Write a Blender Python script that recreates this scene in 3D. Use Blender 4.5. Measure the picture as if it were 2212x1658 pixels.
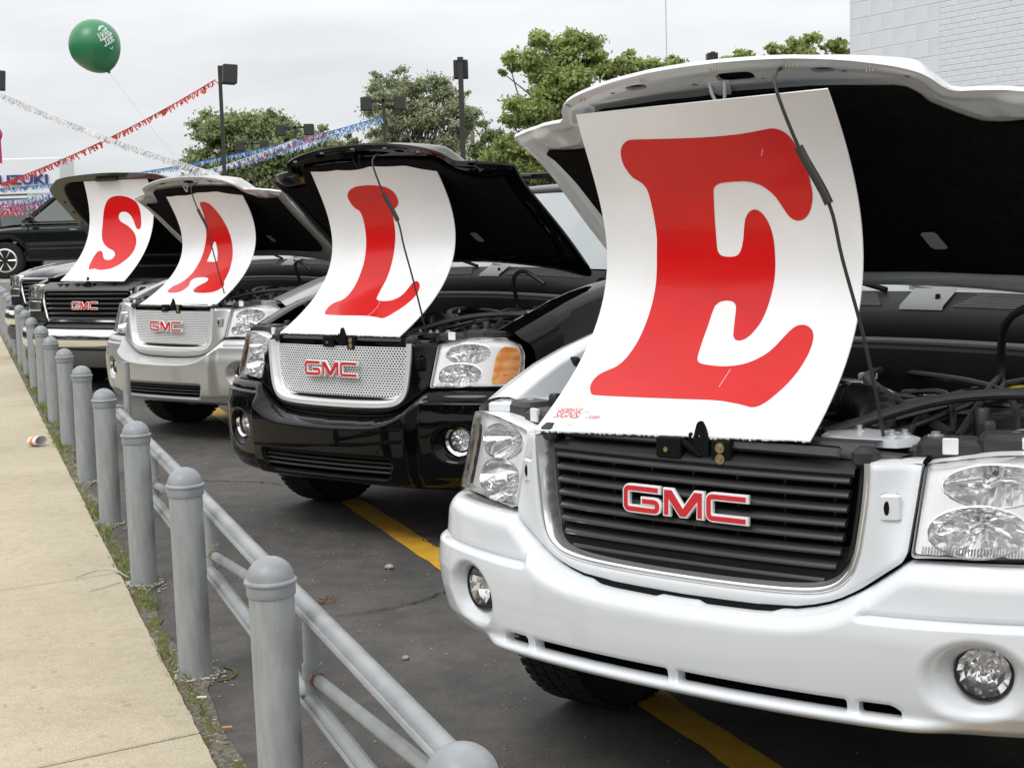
import bpy, bmesh, math, random
import numpy as np
from mathutils import Vector, Matrix
R = math.radians
random.seed(7); rng = np.random.default_rng(7)
SC = bpy.context.scene
COL = SC.collection
for o in list(bpy.data.objects): bpy.data.objects.remove(o)

# ---------------------------------------------------------------- camera
CAM_H = 1.5046; PITCH = .10735; ROLL = .028396; FPX = 3246.92; WPX = 2212.0
cam = bpy.data.cameras.new('camera'); cam_o = bpy.data.objects.new('camera', cam); COL.objects.link(cam_o)
cam.sensor_width = 36.0; cam.lens = FPX / WPX * 36.0; cam.clip_start = .05; cam.clip_end = 3000
_F = Vector((0, math.cos(PITCH), -math.sin(PITCH))); _U = Vector((0, math.sin(PITCH), math.cos(PITCH))); _R = Vector((1, 0, 0))
_Rr = _R * math.cos(ROLL) - _U * math.sin(ROLL); _Ur = _R * math.sin(ROLL) + _U * math.cos(ROLL)
cam_o.matrix_world = Matrix(((_Rr.x, _Ur.x, -_F.x, 0), (_Rr.y, _Ur.y, -_F.y, 0), (_Rr.z, _Ur.z, -_F.z, CAM_H), (0, 0, 0, 1)))
SC.camera = cam_o

# ---------------------------------------------------------------- world: overcast sky
SUN_EL, SUN_AZ = R(52), R(215)      # azimuth measured clockwise from +Y
W = bpy.data.worlds.new('World'); SC.world = W; W.use_nodes = True
nt = W.node_tree; N = nt.nodes; L = nt.links; N.clear()
out = N.new('ShaderNodeOutputWorld'); bg = N.new('ShaderNodeBackground')
sky = N.new('ShaderNodeTexSky'); sky.sky_type = 'NISHITA'; sky.sun_disc = False
sky.sun_elevation = SUN_EL; sky.sun_rotation = SUN_AZ; sky.air_density = 1.0; sky.dust_density = 2.0
sc = N.new('ShaderNodeVectorMath'); sc.operation = 'SCALE'; sc.inputs['Scale'].default_value = .09
L.new(sky.outputs[0], sc.inputs[0])
tc = N.new('ShaderNodeTexCoord'); sep = N.new('ShaderNodeSeparateXYZ'); L.new(tc.outputs['Generated'], sep.inputs[0])
# cloud layer: luminance rises from the horizon to the zenith, broken by soft cloud forms
ramp = N.new('ShaderNodeValToRGB'); L.new(sep.outputs['Z'], ramp.inputs[0])
ramp.color_ramp.elements[0].position = 0.0; ramp.color_ramp.elements[0].color = (.50, .52, .55, 1)
ramp.color_ramp.elements[1].position = 1.0; ramp.color_ramp.elements[1].color = (1.18, 1.18, 1.18, 1)
for p_, c_ in ((.05, (.60, .615, .635, 1)), (.12, (.685, .695, .71, 1)), (.2, (.80, .805, .815, 1)), (.45, (1.0, 1.0, 1.0, 1))):
    e = ramp.color_ramp.elements.new(p_); e.color = c_
mp = N.new('ShaderNodeMapping'); mp.inputs['Scale'].default_value = (2.4, 2.4, 11.0); L.new(tc.outputs['Generated'], mp.inputs[0])
nz = N.new('ShaderNodeTexNoise'); nz.inputs['Scale'].default_value = 1.7; nz.inputs['Detail'].default_value = 5; nz.inputs['Roughness'].default_value = .5
L.new(mp.outputs[0], nz.inputs['Vector'])
mr = N.new('ShaderNodeMapRange'); mr.inputs['From Min'].default_value = .3; mr.inputs['From Max'].default_value = .7
mr.inputs['To Min'].default_value = .88; mr.inputs['To Max'].default_value = 1.12; L.new(nz.outputs['Fac'], mr.inputs[0])
mul = N.new('ShaderNodeVectorMath'); mul.operation = 'SCALE'; L.new(ramp.outputs[0], mul.inputs[0]); L.new(mr.outputs[0], mul.inputs['Scale'])
mul2 = N.new('ShaderNodeVectorMath'); mul2.operation = 'SCALE'; L.new(mul.outputs[0], mul2.inputs[0]); mul2.inputs['Scale'].default_value = 1.21
mix = N.new('ShaderNodeMixRGB'); mix.inputs[0].default_value = .94
L.new(sc.outputs[0], mix.inputs[1]); L.new(mul2.outputs[0], mix.inputs[2])
L.new(mix.outputs[0], bg.inputs[0]); bg.inputs[1].default_value = 1.0; L.new(bg.outputs[0], out.inputs[0])
sun = bpy.data.lights.new('sun', 'SUN'); sun.energy = 1.3; sun.angle = R(25); sun.color = (1, .985, .965)
sun_o = bpy.data.objects.new('sun', sun); COL.objects.link(sun_o)
sd = Vector((math.sin(SUN_AZ) * math.cos(SUN_EL), math.cos(SUN_AZ) * math.cos(SUN_EL), math.sin(SUN_EL)))
sun_o.rotation_euler = sd.to_track_quat('Z', 'Y').to_euler()
SC.view_settings.view_transform = 'Standard'; SC.view_settings.look = 'None'
SC.view_settings.exposure = 0.14; SC.view_settings.gamma = 1.0; SC.view_settings.use_curve_mapping = False
SC.render.engine = 'CYCLES'

# ---------------------------------------------------------------- materials
MATS = {}
def mat(name, col=(.5, .5, .5), rough=.5, metal=0., coat=0., spec=.5, coat_rough=.03, var=0., vscale=8., bump=0., bscale=40., trans=0., col2=None, cr=(.35, .65), stretch=None, rvar=0.):
    if name in MATS: return MATS[name]
    m = bpy.data.materials.new(name); m.use_nodes = True; MATS[name] = m
    t = m.node_tree; b = t.nodes['Principled BSDF']
    b.inputs['Base Color'].default_value = (*col, 1); b.inputs['Roughness'].default_value = rough
    b.inputs['Metallic'].default_value = metal; b.inputs['Coat Weight'].default_value = coat
    b.inputs['Coat Roughness'].default_value = coat_rough; b.inputs['Specular IOR Level'].default_value = spec
    b.inputs['Transmission Weight'].default_value = trans
    tcn = t.nodes.new('ShaderNodeTexCoord'); src = tcn.outputs['Object']
    if stretch:
        mpn = t.nodes.new('ShaderNodeMapping'); mpn.inputs['Scale'].default_value = stretch; t.links.new(src, mpn.inputs[0]); src = mpn.outputs[0]
    if var or col2:
        n = t.nodes.new('ShaderNodeTexNoise'); n.inputs['Scale'].default_value = vscale; n.inputs['Detail'].default_value = 6; n.inputs['Roughness'].default_value = .6
        t.links.new(src, n.inputs['Vector'])
        r = t.nodes.new('ShaderNodeValToRGB'); t.links.new(n.outputs['Fac'], r.inputs[0])
        r.color_ramp.elements[0].position = cr[0]; r.color_ramp.elements[1].position = cr[1]
        c2 = col2 if col2 else tuple(min(1, c * (1 + var)) for c in col); c1 = col if col2 else tuple(c * (1 - var) for c in col)
        r.color_ramp.elements[0].color = (*c1, 1); r.color_ramp.elements[1].color = (*c2, 1)
        t.links.new(r.outputs[0], b.inputs['Base Color'])
        if rvar:
            q = t.nodes.new('ShaderNodeMapRange'); q.inputs['To Min'].default_value = rough - rvar; q.inputs['To Max'].default_value = rough + rvar
            t.links.new(n.outputs['Fac'], q.inputs[0]); t.links.new(q.outputs[0], b.inputs['Roughness'])
    if bump:
        n2 = t.nodes.new('ShaderNodeTexNoise'); n2.inputs['Scale'].default_value = bscale; n2.inputs['Detail'].default_value = 5
        t.links.new(src, n2.inputs['Vector']); bp = t.nodes.new('ShaderNodeBump'); bp.inputs['Strength'].default_value = bump; bp.inputs['Distance'].default_value = .01
        t.links.new(n2.outputs['Fac'], bp.inputs['Height']); t.links.new(bp.outputs[0], b.inputs['Normal'])
    return m
def lens_mat(name, col=(1, 1, 1), gl=.12):
    if name in MATS: return MATS[name]
    m = bpy.data.materials.new(name); m.use_nodes = True; MATS[name] = m; t = m.node_tree; t.nodes.clear()
    o = t.nodes.new('ShaderNodeOutputMaterial'); mx = t.nodes.new('ShaderNodeMixShader'); tr = t.nodes.new('ShaderNodeBsdfTransparent'); g = t.nodes.new('ShaderNodeBsdfGlossy')
    tr.inputs[0].default_value = (*col, 1); g.inputs['Roughness'].default_value = .02
    f = t.nodes.new('ShaderNodeFresnel'); f.inputs[0].default_value = 1.45
    t.links.new(f.outputs[0], mx.inputs[0]); t.links.new(tr.outputs[0], mx.inputs[1]); t.links.new(g.outputs[0], mx.inputs[2]); t.links.new(mx.outputs[0], o.inputs[0])
    return m
M_white = mat('white_paint', (.70, .73, .76), .35, coat=1, spec=.5, var=.02, vscale=3)
M_black = mat('black_paint', (.002, .002, .0025), .5, coat=1.0, spec=.0, coat_rough=.012); M_black.node_tree.nodes['Principled BSDF'].inputs['Coat IOR'].default_value = 1.33
M_silver = mat('silver_paint', (.46, .465, .46), .36, metal=.55, coat=.8)
M_pewter = mat('pewter_paint', (.028, .030, .024), .4, metal=.2, coat=.8, spec=.2)
M_navy = mat('navy_paint', (.008, .012, .026), .3, metal=.1, coat=1, spec=.2)
M_dkgreen = mat('dark_green_paint', (.004, .007, .008), .3, coat=.55, spec=.1)
M_chrome = mat('chrome', (.82, .83, .84), .06, metal=1)
M_satin = mat('satin_chrome', (.86, .87, .88), .18, metal=1)
M_refl = mat('mirror_reflector', (.95, .95, .96), .07, metal=.8)
M_bezel = mat('lamp_bezel', (.95, .95, .96), .3, metal=.0, coat=.6)
M_trim = mat('bright_trim', (.93, .94, .95), .18, metal=.5)
M_meshg = mat('mesh_silver', (.88, .89, .90), .28, metal=.45)
M_plast = mat('black_plastic', (.014, .014, .014), .45, bump=.15, bscale=300)
M_plast2 = mat('dark_grey_plastic', (.024, .024, .024), .5, var=.2, vscale=30, bump=.1, bscale=200)
M_slat = mat('grille_plastic', (.026, .026, .027), .38)
M_slatd = mat('grille_frame_black', (.010, .010, .010), .5)
M_dark = mat('engine_black', (.003, .003, .003), .8, spec=.2)
M_felt = mat('hood_felt', (.007, .007, .007), .95, spec=.1, var=.4, vscale=30)
M_rubber = mat('rubber', (.006, .006, .006), .8, bump=.3, bscale=120)
M_glass = mat('tinted_glass', (.20, .235, .24), .03, coat=1, spec=.9)
M_lens = lens_mat('clear_lens')
M_amber = lens_mat('amber_lens', (1.0, .42, .04))
M_amber2 = mat('amber_body', (1.0, .44, .008), .22, coat=.7, col2=(.90, .28, .003), vscale=18)
M_red = mat('emblem_red', (.62, .02, .03), .3, coat=1)
M_bolt = mat('bolt_metal', (.6, .6, .58), .3, metal=.9)
M_gold = mat('gold_bolt', (.42, .33, .18), .35, metal=.9)
M_label = mat('yellow_label', (.75, .72, .45), .5, col2=(.85, .85, .8), vscale=60)
M_galv = mat('grey_pipe_paint', (.25, .27, .28), .45, col2=(.355, .375, .38), vscale=9, cr=(.25, .75), stretch=(5, 5, 1.1), bump=.2, bscale=70, rvar=.15)
M_rail = mat('rail_paint', (.22, .24, .25), .45, col2=(.34, .36, .365), vscale=6, cr=(.3, .7), bump=.08, bscale=60)
M_ring = mat('grille_chrome', (.90, .91, .92), .10, metal=.86)
M_cap = mat('cap_grey_paint', (.27, .29, .31), .42, var=.12, vscale=14, bump=.05, bscale=60)
M_lamp = mat('lamp_bronze', (.030, .031, .028), .5)
M_signw = mat('sign_white', (.82, .83, .84), .28, coat=.3, coat_rough=.15, var=.03, vscale=5)
M_signr = mat('sign_red', (.60, .006, .006), .3, coat=.32, coat_rough=.07, spec=.25, var=.05, vscale=6)
M_embc = mat('emblem_chrome', (.95, .95, .95), .3, metal=.25, coat=.5)

# ---------------------------------------------------------------- helpers
def tag(o, label=None, cat=None, group=None, kind=None):
    if label: o['label'] = label
    if cat: o['category'] = cat
    if group: o['group'] = group
    if kind: o['kind'] = kind
    return o
def empty(name, loc, rz=0, label=None, cat=None, group=None):
    o = bpy.data.objects.new(name, None); COL.objects.link(o); o.location = loc; o.rotation_euler = (0, 0, rz); o.empty_display_size = .2
    return tag(o, label, cat, group)
def obj(name, V, F, m, parent=None, smooth=35, kind=None):
    me = bpy.data.meshes.new(name)
    me.from_pydata([tuple(map(float, v)) for v in V], [], [tuple(int(i) for i in f) for f in F]); me.validate(); 
    if m: me.materials.append(m)
    if smooth:
        me.polygons.foreach_set('use_smooth', [True] * len(me.polygons)); me.set_sharp_from_angle(angle=R(smooth))
    me.update()
    o = bpy.data.objects.new(name, me); COL.objects.link(o)
    if parent: o.parent = parent
    if kind: o['kind'] = kind
    return o
class MB:
    def __init__(s): s.V = []; s.F = []
    def add(s, V, F):
        n = len(s.V); s.V += [tuple(v) for v in V]; s.F += [tuple(i + n for i in f) for f in F]; return s
    def box(s, c, d, rz=0, bev=0, tilt=None):
        hx, hy, hz = d[0] / 2, d[1] / 2, d[2] / 2; b = min(bev, hx * .9, hy * .9, hz * .9)
        if b <= 0:
            V = [(x * hx, y * hy, z * hz) for z in (-1, 1) for y in (-1, 1) for x in (-1, 1)]
            F = [(0, 2, 3, 1), (4, 5, 7, 6), (0, 1, 5, 4), (2, 6, 7, 3), (0, 4, 6, 2), (1, 3, 7, 5)]
        else:
            V = []; F = []
            def ring(z, i):
                x, y = hx - i, hy - i; q = b
                return [(x - q + i * 0, -y, z), (x, -y + q, z), (x, y - q, z), (x - q, y, z), (-x + q, y, z), (-x, y - q, z), (-x, -y + q, z), (-x + q, -y, z)]
            lv = [(-hz, b), (-hz + b, 0), (hz - b, 0), (hz, b)]
            for z, i in lv: V += ring(z, i)
            for k in range(3):
                for j in range(8): a = k * 8 + j; c2 = k * 8 + (j + 1) % 8; F.append((a, c2, c2 + 8, a + 8))
            F.append(tuple(range(7, -1, -1))); F.append(tuple(range(24, 32)))
        mtx = Matrix.Rotation(rz, 3, 'Z')
        if tilt: mtx = mtx @ Matrix.Rotation(tilt[1], 3, tilt[0])
        V = [tuple(Vector(c) + mtx @ Vector(v)) for v in V]; return s.add(V, F)
    def tube(s, pts, r, n=8, cap=True):
        P = [Vector(p) for p in pts]; V = []; F = []; rr = r if hasattr(r, '__len__') else [r] * len(P)
        T = [(P[min(i + 1, len(P) - 1)] - P[max(i - 1, 0)]).normalized() for i in range(len(P))]
        up = Vector((0, 0, 1)) if abs(T[0].z) < .9 else Vector((1, 0, 0)); x = T[0].cross(up).normalized()
        for i, p in enumerate(P):
            x = (x - T[i] * x.dot(T[i])).normalized(); y = T[i].cross(x)
            for k in range(n): a = 2 * math.pi * k / n; V.append(tuple(p + (x * math.cos(a) + y * math.sin(a)) * rr[i]))
        for i in range(len(P) - 1):
            for k in range(n): a = i * n + k; b2 = i * n + (k + 1) % n; F.append((a, b2, b2 + n, a + n))
        if cap: F.append(tuple(range(n - 1, -1, -1))); F.append(tuple(range(len(V) - n, len(V))))
        return s.add(V, F)
    def lathe(s, prof, c=(0, 0, 0), n=24, axis='Z', cap=True):
        V = []; F = []
        for r_, z in prof:
            for k in range(n):
                a = 2 * math.pi * k / n; x, y = r_ * math.cos(a), r_ * math.sin(a)
                V.append((c[0] + x, c[1] + y, c[2] + z) if axis == 'Z' else ((c[0] + z, c[1] + x, c[2] + y) if axis == 'X' else (c[0] + x, c[1] + z, c[2] + y)))
        for i in range(len(prof) - 1):
            for k in range(n): a = i * n + k; b2 = i * n + (k + 1) % n; F.append((a, b2, b2 + n, a + n))
        if cap and prof[0][0] > 1e-5: F.append(tuple(range(n - 1, -1, -1)))
        if cap and prof[-1][0] > 1e-5: F.append(tuple(range(len(V) - n, len(V))))
        return s.add(V, F)
    def grid(s, rows, close=False):
        n = len(rows[0]); V = [tuple(p) for r_ in rows for p in r_]; F = []
        for i in range(len(rows) - 1):
            for k in range(n if close else n - 1): a = i * n + k; b2 = i * n + (k + 1) % n; F.append((a, b2, b2 + n, a + n))
        return s.add(V, F)
    def quad(s, a, b, c, d): return s.add([a, b, c, d], [(0, 1, 2, 3)])
    def build(s, name, m, parent=None, smooth=35, kind=None): return obj(name, s.V, s.F, m, parent, smooth, kind)
def ss(x, a=0., b=1.): t = np.clip((np.asarray(x, float) - a) / (b - a), 0, 1); return t * t * (3 - 2 * t)
def sdf(poly, X, Y):
    """signed distance to closed polygon, positive inside"""
    P = np.asarray(poly, float); Q = np.roll(P, -1, 0); X = np.asarray(X, float).ravel(); Y = np.asarray(Y, float).ravel()
    d = np.full(X.shape, 1e9); ins = np.zeros(X.shape, bool)
    for (ax, ay), (bx, by) in zip(P, Q):
        ex, ey = bx - ax, by - ay; l2 = ex * ex + ey * ey + 1e-18
        t = np.clip(((X - ax) * ex + (Y - ay) * ey) / l2, 0, 1)
        d = np.minimum(d, (X - ax - t * ex) ** 2 + (Y - ay - t * ey) ** 2)
        c = (ay > Y) != (by > Y)
        with np.errstate(divide='ignore', invalid='ignore'): xi = (bx - ax) * (Y - ay) / (by - ay if by != ay else 1e-12) + ax
        ins ^= c & (X < xi)
    return np.sqrt(d) * np.where(ins, 1, -1)
def smooth_poly(P, n=6, closed=True):
    """Catmull-Rom through the points"""
    P = np.asarray(P, float); m = len(P); o = []
    rng_ = range(m) if closed else range(m - 1)
    for i in rng_:
        p0, p1, p2, p3 = (P[(i - 1) % m], P[i], P[(i + 1) % m], P[(i + 2) % m]) if closed else (P[max(i - 1, 0)], P[i], P[i + 1], P[min(i + 2, m - 1)])
        for k in range(n):
            t = k / n; o.append(.5 * ((2 * p1) + (-p0 + p2) * t + (2 * p0 - 5 * p1 + 4 * p2 - p3) * t * t + (-p0 + 3 * p1 - 3 * p2 + p3) * t ** 3))
    if not closed: o.append(P[-1])
    return np.array(o)
def round_poly(P, r, n=4):
    P = [np.array(p, float) for p in P]; o = []; m = len(P)
    for i in range(m):
        a, b, c = P[i - 1], P[i], P[(i + 1) % m]; da, dc = a - b, c - b; la, lc = np.linalg.norm(da), np.linalg.norm(dc)
        q = min(r, la * .45, lc * .45); s_, e_ = b + da / la * q, b + dc / lc * q
        for k in range(n + 1): t = k / n; o.append((1 - t) ** 2 * s_ + 2 * t * (1 - t) * b + t * t * e_)
    return np.array(o)
def mirror(half):
    """half outline (x>=0) listed from the x=0 top down to x=0 bottom -> closed polygon"""
    h = [tuple(p) for p in half]; return h + [(-x, y) for x, y in reversed(h) if abs(x) > 1e-6]
def iso(x0, x1, y0, y1, res, field, pos, wall=None, resy=None):
    nx = max(2, int(round((x1 - x0) / res)) + 1); ny = max(2, int(round((y1 - y0) / (resy or res))) + 1)
    xs = np.linspace(x0, x1, nx); ys = np.linspace(y0, y1, ny); X, Y = np.meshgrid(xs, ys, indexing='ij')
    Fv = np.asarray(field(X.ravel(), Y.ravel())).reshape(nx, ny)
    Fv = np.where(np.abs(Fv) < 1e-7, 1e-7, Fv); ins = Fv > 0
    idx = -np.ones((nx, ny), int); idx[ins] = np.arange(ins.sum())
    PX = list(X[ins]); PY = list(Y[ins]); PF = list(Fv[ins]); eh = {}; ev = {}
    def cross(i, j, k, l):
        d = eh if k > i else ev; key = (i, j)
        if key in d: return d[key]
        a, b = Fv[i, j], Fv[k, l]; t = a / (a - b); t = min(max(t, .02), .98)
        d[key] = len(PX); PX.append(X[i, j] + (X[k, l] - X[i, j]) * t); PY.append(Y[i, j] + (Y[k, l] - Y[i, j]) * t); PF.append(0.); return d[key]
    cnt = ins[:-1, :-1].astype(int) + ins[1:, :-1] + ins[1:, 1:] + ins[:-1, 1:]
    full = np.argwhere(cnt == 4)
    faces = [(idx[i, j], idx[i + 1, j], idx[i + 1, j + 1], idx[i, j + 1]) for i, j in full]
    for i, j in np.argwhere((cnt > 0) & (cnt < 4)):
        C = [(i, j), (i + 1, j), (i + 1, j + 1), (i, j + 1)]; f = []
        for k in range(4):
            a, b = C[k], C[(k + 1) % 4]
            if ins[a]: f.append(idx[a])
            if ins[a] != ins[b]:
                lo, hi = (a, b) if a < b else (b, a); f.append(cross(*lo, *hi))
        if len(f) >= 3: faces.append(tuple(f))
    A, B, C_ = np.array(PX), np.array(PY), np.array(PF)
    V = np.array(pos(A, B, C_))
    if wall is not None and len(faces):
        ed = {}
        for f in faces:
            for k in range(len(f)):
                a, b = f[k], f[(k + 1) % len(f)]; ed[(a, b)] = 1
        bd = [(a, b) for (a, b) in ed if (b, a) not in ed]
        used = sorted({v for e in bd for v in e}); base = len(V); mp_ = {v: base + k for k, v in enumerate(used)}
        Wd = np.array(wall(A[used], B[used])); V = np.vstack([V, V[used] + Wd])
        faces += [(b, a, mp_[a], mp_[b]) for a, b in bd]
    return V, faces
def path_strip(path, prof, posf, close=False):
    """path: Nx2 in a parameter plane; prof: (offset to the right of travel, depth). posf(x,y,depth)->Nx3"""
    P = np.asarray(path, float); T = np.gradient(P, axis=0) if not close else np.roll(P, -1, 0) - np.roll(P, 1, 0)
    T /= np.linalg.norm(T, axis=1)[:, None] + 1e-12; Nn = np.stack([T[:, 1], -T[:, 0]], 1)
    rows = [posf(P[:, 0] + Nn[:, 0] * o_, P[:, 1] + Nn[:, 1] * o_, d) for o_, d in prof]
    m = MB(); m.grid([list(map(tuple, r_)) for r_ in rows], close); return m
def inwall(d): return lambda x, y: np.tile(np.array(d, float), (len(x), 1))
# ---------------------------------------------------------------- mid-size SUV with its hood up
PL = np.array([(0, .05), (.1, .0505), (.2, .054), (.3, .061), (.4, .072), (.5, .088), (.555, .1), (.65, .128), (.73, .158), (.8, .192), (.86, .235), (.9, .285), (.927, .35), (.94, .42), (.945, .5), (.945, .6), (.945, .8)])
PLs = smooth_poly(PL, 6, False)
SS_ = np.concatenate([[0], np.cumsum(np.hypot(*np.diff(PLs, axis=0).T))])
def plan(s, PLs=None, SS_=None):
    PLs = globals()['PLs'] if PLs is None else PLs; SS_ = globals()['SS_'] if SS_ is None else SS_
    a = np.abs(s); u = np.interp(a, SS_, PLs[:, 0]); v = np.interp(a, SS_, PLs[:, 1]); e = .012
    du = np.interp(a + e, SS_, PLs[:, 0]) - np.interp(np.maximum(a - e, 0), SS_, PLs[:, 0]); dv = np.interp(a + e, SS_, PLs[:, 1]) - np.interp(np.abs(a - e), SS_, PLs[:, 1])
    l_ = np.hypot(du, dv); sg = np.where(s < 0, -1, 1); return u * sg, v, dv / l_ * sg, -du / l_
def Gp(s, z, d=0.):
    """fascia surface: grille surround and lamps; d = depth behind it"""
    s = np.asarray(s, float); z = np.asarray(z, float); u, v, nu, nv = plan(s); ln = .03 + .32 * ss(np.abs(s), .467, .545)
    return np.stack([u - nu * d, v - nv * d + ln * (z - .75), z + 0 * u], -1)
def Lp(s, z, d=0.):
    s = np.asarray(s, float); z = np.asarray(z, float); u, v, nu, nv = plan(s)
    return np.stack([u - nu * d, v - nv * d + .35 * (z - .75), z + 0 * u], -1)
INNER = smooth_poly([(.467, 1.02), (.467, .97), (.467, .925), (.463, .87), (.454, .80), (.445, .75), (.427, .705), (.388, .671), (.32, .655), (.19, .649), (.0, .647), (-.19, .649), (-.32, .655), (-.388, .671), (-.427, .705), (-.445, .75), (-.454, .80), (-.463, .87), (-.467, .925), (-.467, .97), (-.467, 1.02)], 4, False)
ZT = np.array([(0, .606), (.2, .610), (.3, .617), (.343, .626), (.38, .637), (.406, .648), (.43, .661), (.452, .673), (.5, .708), (.54, .737), (.556, .744), (1.5, .744)])
WHEEL_V, WHEEL_R = .84, .365
HALF = [(0, 1.140), (.15, 1.137), (.3, 1.122), (.40, 1.102), (.455, 1.086), (.495, 1.066), (.515, 1.045), (.528, 1.02), (.548, .998), (.60, .980), (.70, .940), (.78, .905), (.802, .895), (.80, .86), (.786, .78), (.784, .70), (.79, .6), (.80, .4), (.798, .2), (.785, .06), (.74, .035), (.6, .09), (.45, .125), (.25, .155), (0, .165)]
HA = R(37.5); HCA, HSA = math.cos(HA), math.sin(HA)
def Hp(u, r, w):
    u = np.asarray(u, float); return np.stack([u, 1.16 - r * HCA + w * HSA, 1.20 + r * HSA + w * HCA], -1)
WE = np.array([(0, -.032), (.2, -.036), (.35, -.044), (.46, -.052), (.515, -.056), (.56, -.050), (.65, -.030), (.80, -.006)])
def hood(root, paint, frame_m, da=0.):
    global HCA, HSA; HCA, HSA = math.cos(HA + R(da)), math.sin(HA + R(da))
    poly = smooth_poly(mirror(HALF), 3); poly = np.array([p for i, p in enumerate(poly) if i == 0 or np.hypot(*(p - poly[i - 1])) > 1e-4])
    pf = lambda x, y: sdf(poly, x, y)
    we = lambda x, y: np.interp(np.abs(x), WE[:, 0], WE[:, 1]) * ss(y, .75, 1.0)
    def skin(x, y, f): e = np.clip(f / .13, 0, 1); return Hp(x, y, we(x, y) * (1 - ss(e)) + (.092 - .074 * ss(np.abs(x), .42, .58)) * (1 - (1 - np.clip(f / .22, 0, 1)) ** 2) + .002)
    V, F = iso(-.83, .83, -.03, 1.16, .018, pf, skin); hd = obj('hood', V, F, paint, root, 50)
    padh = [(0, 1.028), (.2, 1.026), (.43, 1.015), (.444, 1.0), (.462, .985), (.466, .955), (.50, .915), (.535, .87), (.565, .842), (.62, .835), (.722, .838), (.725, .812), (.71, .808), (.70, .7), (.70, .5), (.70, .3), (.67, .22), (.45, .235), (0, .245)]
    pad = round_poly(mirror(padh), .008, 2)
    holes = [(.26, 1.088, .030, .012), (-.26, 1.088, .030, .012), (.31, 1.078, .008, .006), (-.335, 1.078, .008, .006), (.46, 1.055, .009, .007), (-.485, 1.058, .009, .007), (-.097, 1.07, .010, .007), (.095, 1.072, .007, .005), (.025, 1.083, .052, .020)]
    def ff(x, y):
        f = pf(x, y)
        for a, b, c, d in holes: f = np.minimum(f, (((np.abs(x - a) / c) ** 4 + (np.abs(y - b) / d) ** 4) ** .25 - 1) * min(c, d))
        return f
    def fr(x, y, f):
        p = sdf(pad, x, y); e = pf(x, y); w = we(x, y) * (1 - .35 * ss(e, 0, .05)) - .010 * ss(e, .004, .03) + .008 * ss(p, -.035, -.004)
        w = w - .012 * ss((.07 - np.abs(np.hypot(np.abs(x) - .66, (y - .895)) - .0)) / .05)
        return Hp(x, y, w - .001)
    V, F = iso(-.83, .83, -.03, 1.16, .0075, ff, fr, lambda x, y: np.tile([0, .016 * HSA, .016 * HCA], (len(x), 1)) if 0 else np.tile([0, .012 * HSA, .012 * HCA], (len(x), 1)))
    ip = obj('inner_panel', V, F, frame_m, hd, 40)
    V, F = iso(-.74, .74, .20, 1.04, .03, lambda x, y: sdf(pad, x, y), lambda x, y, f: Hp(x, y, we(x, y) * .66 - .0145 + .004 * np.sin(x * 9) * np.sin(y * 8) - .003 * np.abs(np.sin(x * 14)) * np.abs(np.sin(y * 14))), lambda x, y: np.tile([0, .012 * HSA, .012 * HCA], (len(x), 1)))
    obj('insulation_pad', V, F, M_felt, hd, 60)
    m = MB()
    for s in (-1, 1): m.tube([Hp(-.033 + s * .022, 1.075, -.03), Hp(-.033 + s * .018, 1.05, -.05), Hp(-.033 + s * .010, 1.028, -.062), Hp(-.033, 1.018, -.066)], .0045, 8)
    m.add(*iso(-.075, .010, 1.015, 1.078, .006, lambda x, y: sdf([(-.07, 1.076), (.004, 1.076), (-.012, 1.03), (-.033, 1.018), (-.052, 1.03)], x, y), lambda x, y, f: Hp(x, y, -.034), lambda x, y: np.tile([0, .003 * HSA, .003 * HCA], (len(x), 1))))
    m.build('striker', frame_m, hd)
    m = MB()
    for u_ in (-.43, -.225, -.018, .188, .382): 
        yy = np.interp(abs(u_), [0, .2, .3, .45], [1.128, 1.122, 1.11, 1.078])
        for k in (-1, 0, 1): m.box(Hp(u_ + k * .008, yy - .006, np.interp(abs(u_), WE[:, 0], WE[:, 1]) - .003), (.002, .007, .010))
    m.build('seal_clips', mat('clip_nylon', (.55, .52, .38), .5), hd)
    m = MB()
    m.add(*iso(.25, .33, .355, .45, .01, lambda x, y: sdf([(.26, .44), (.305, .44), (.318, .365), (.272, .365)], x, y), lambda x, y, f: Hp(x, y, -.026)))
    m.build('hood_sticker', mat('hood_sticker', (.40, .42, .42), .35), hd)
    return hd
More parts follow.
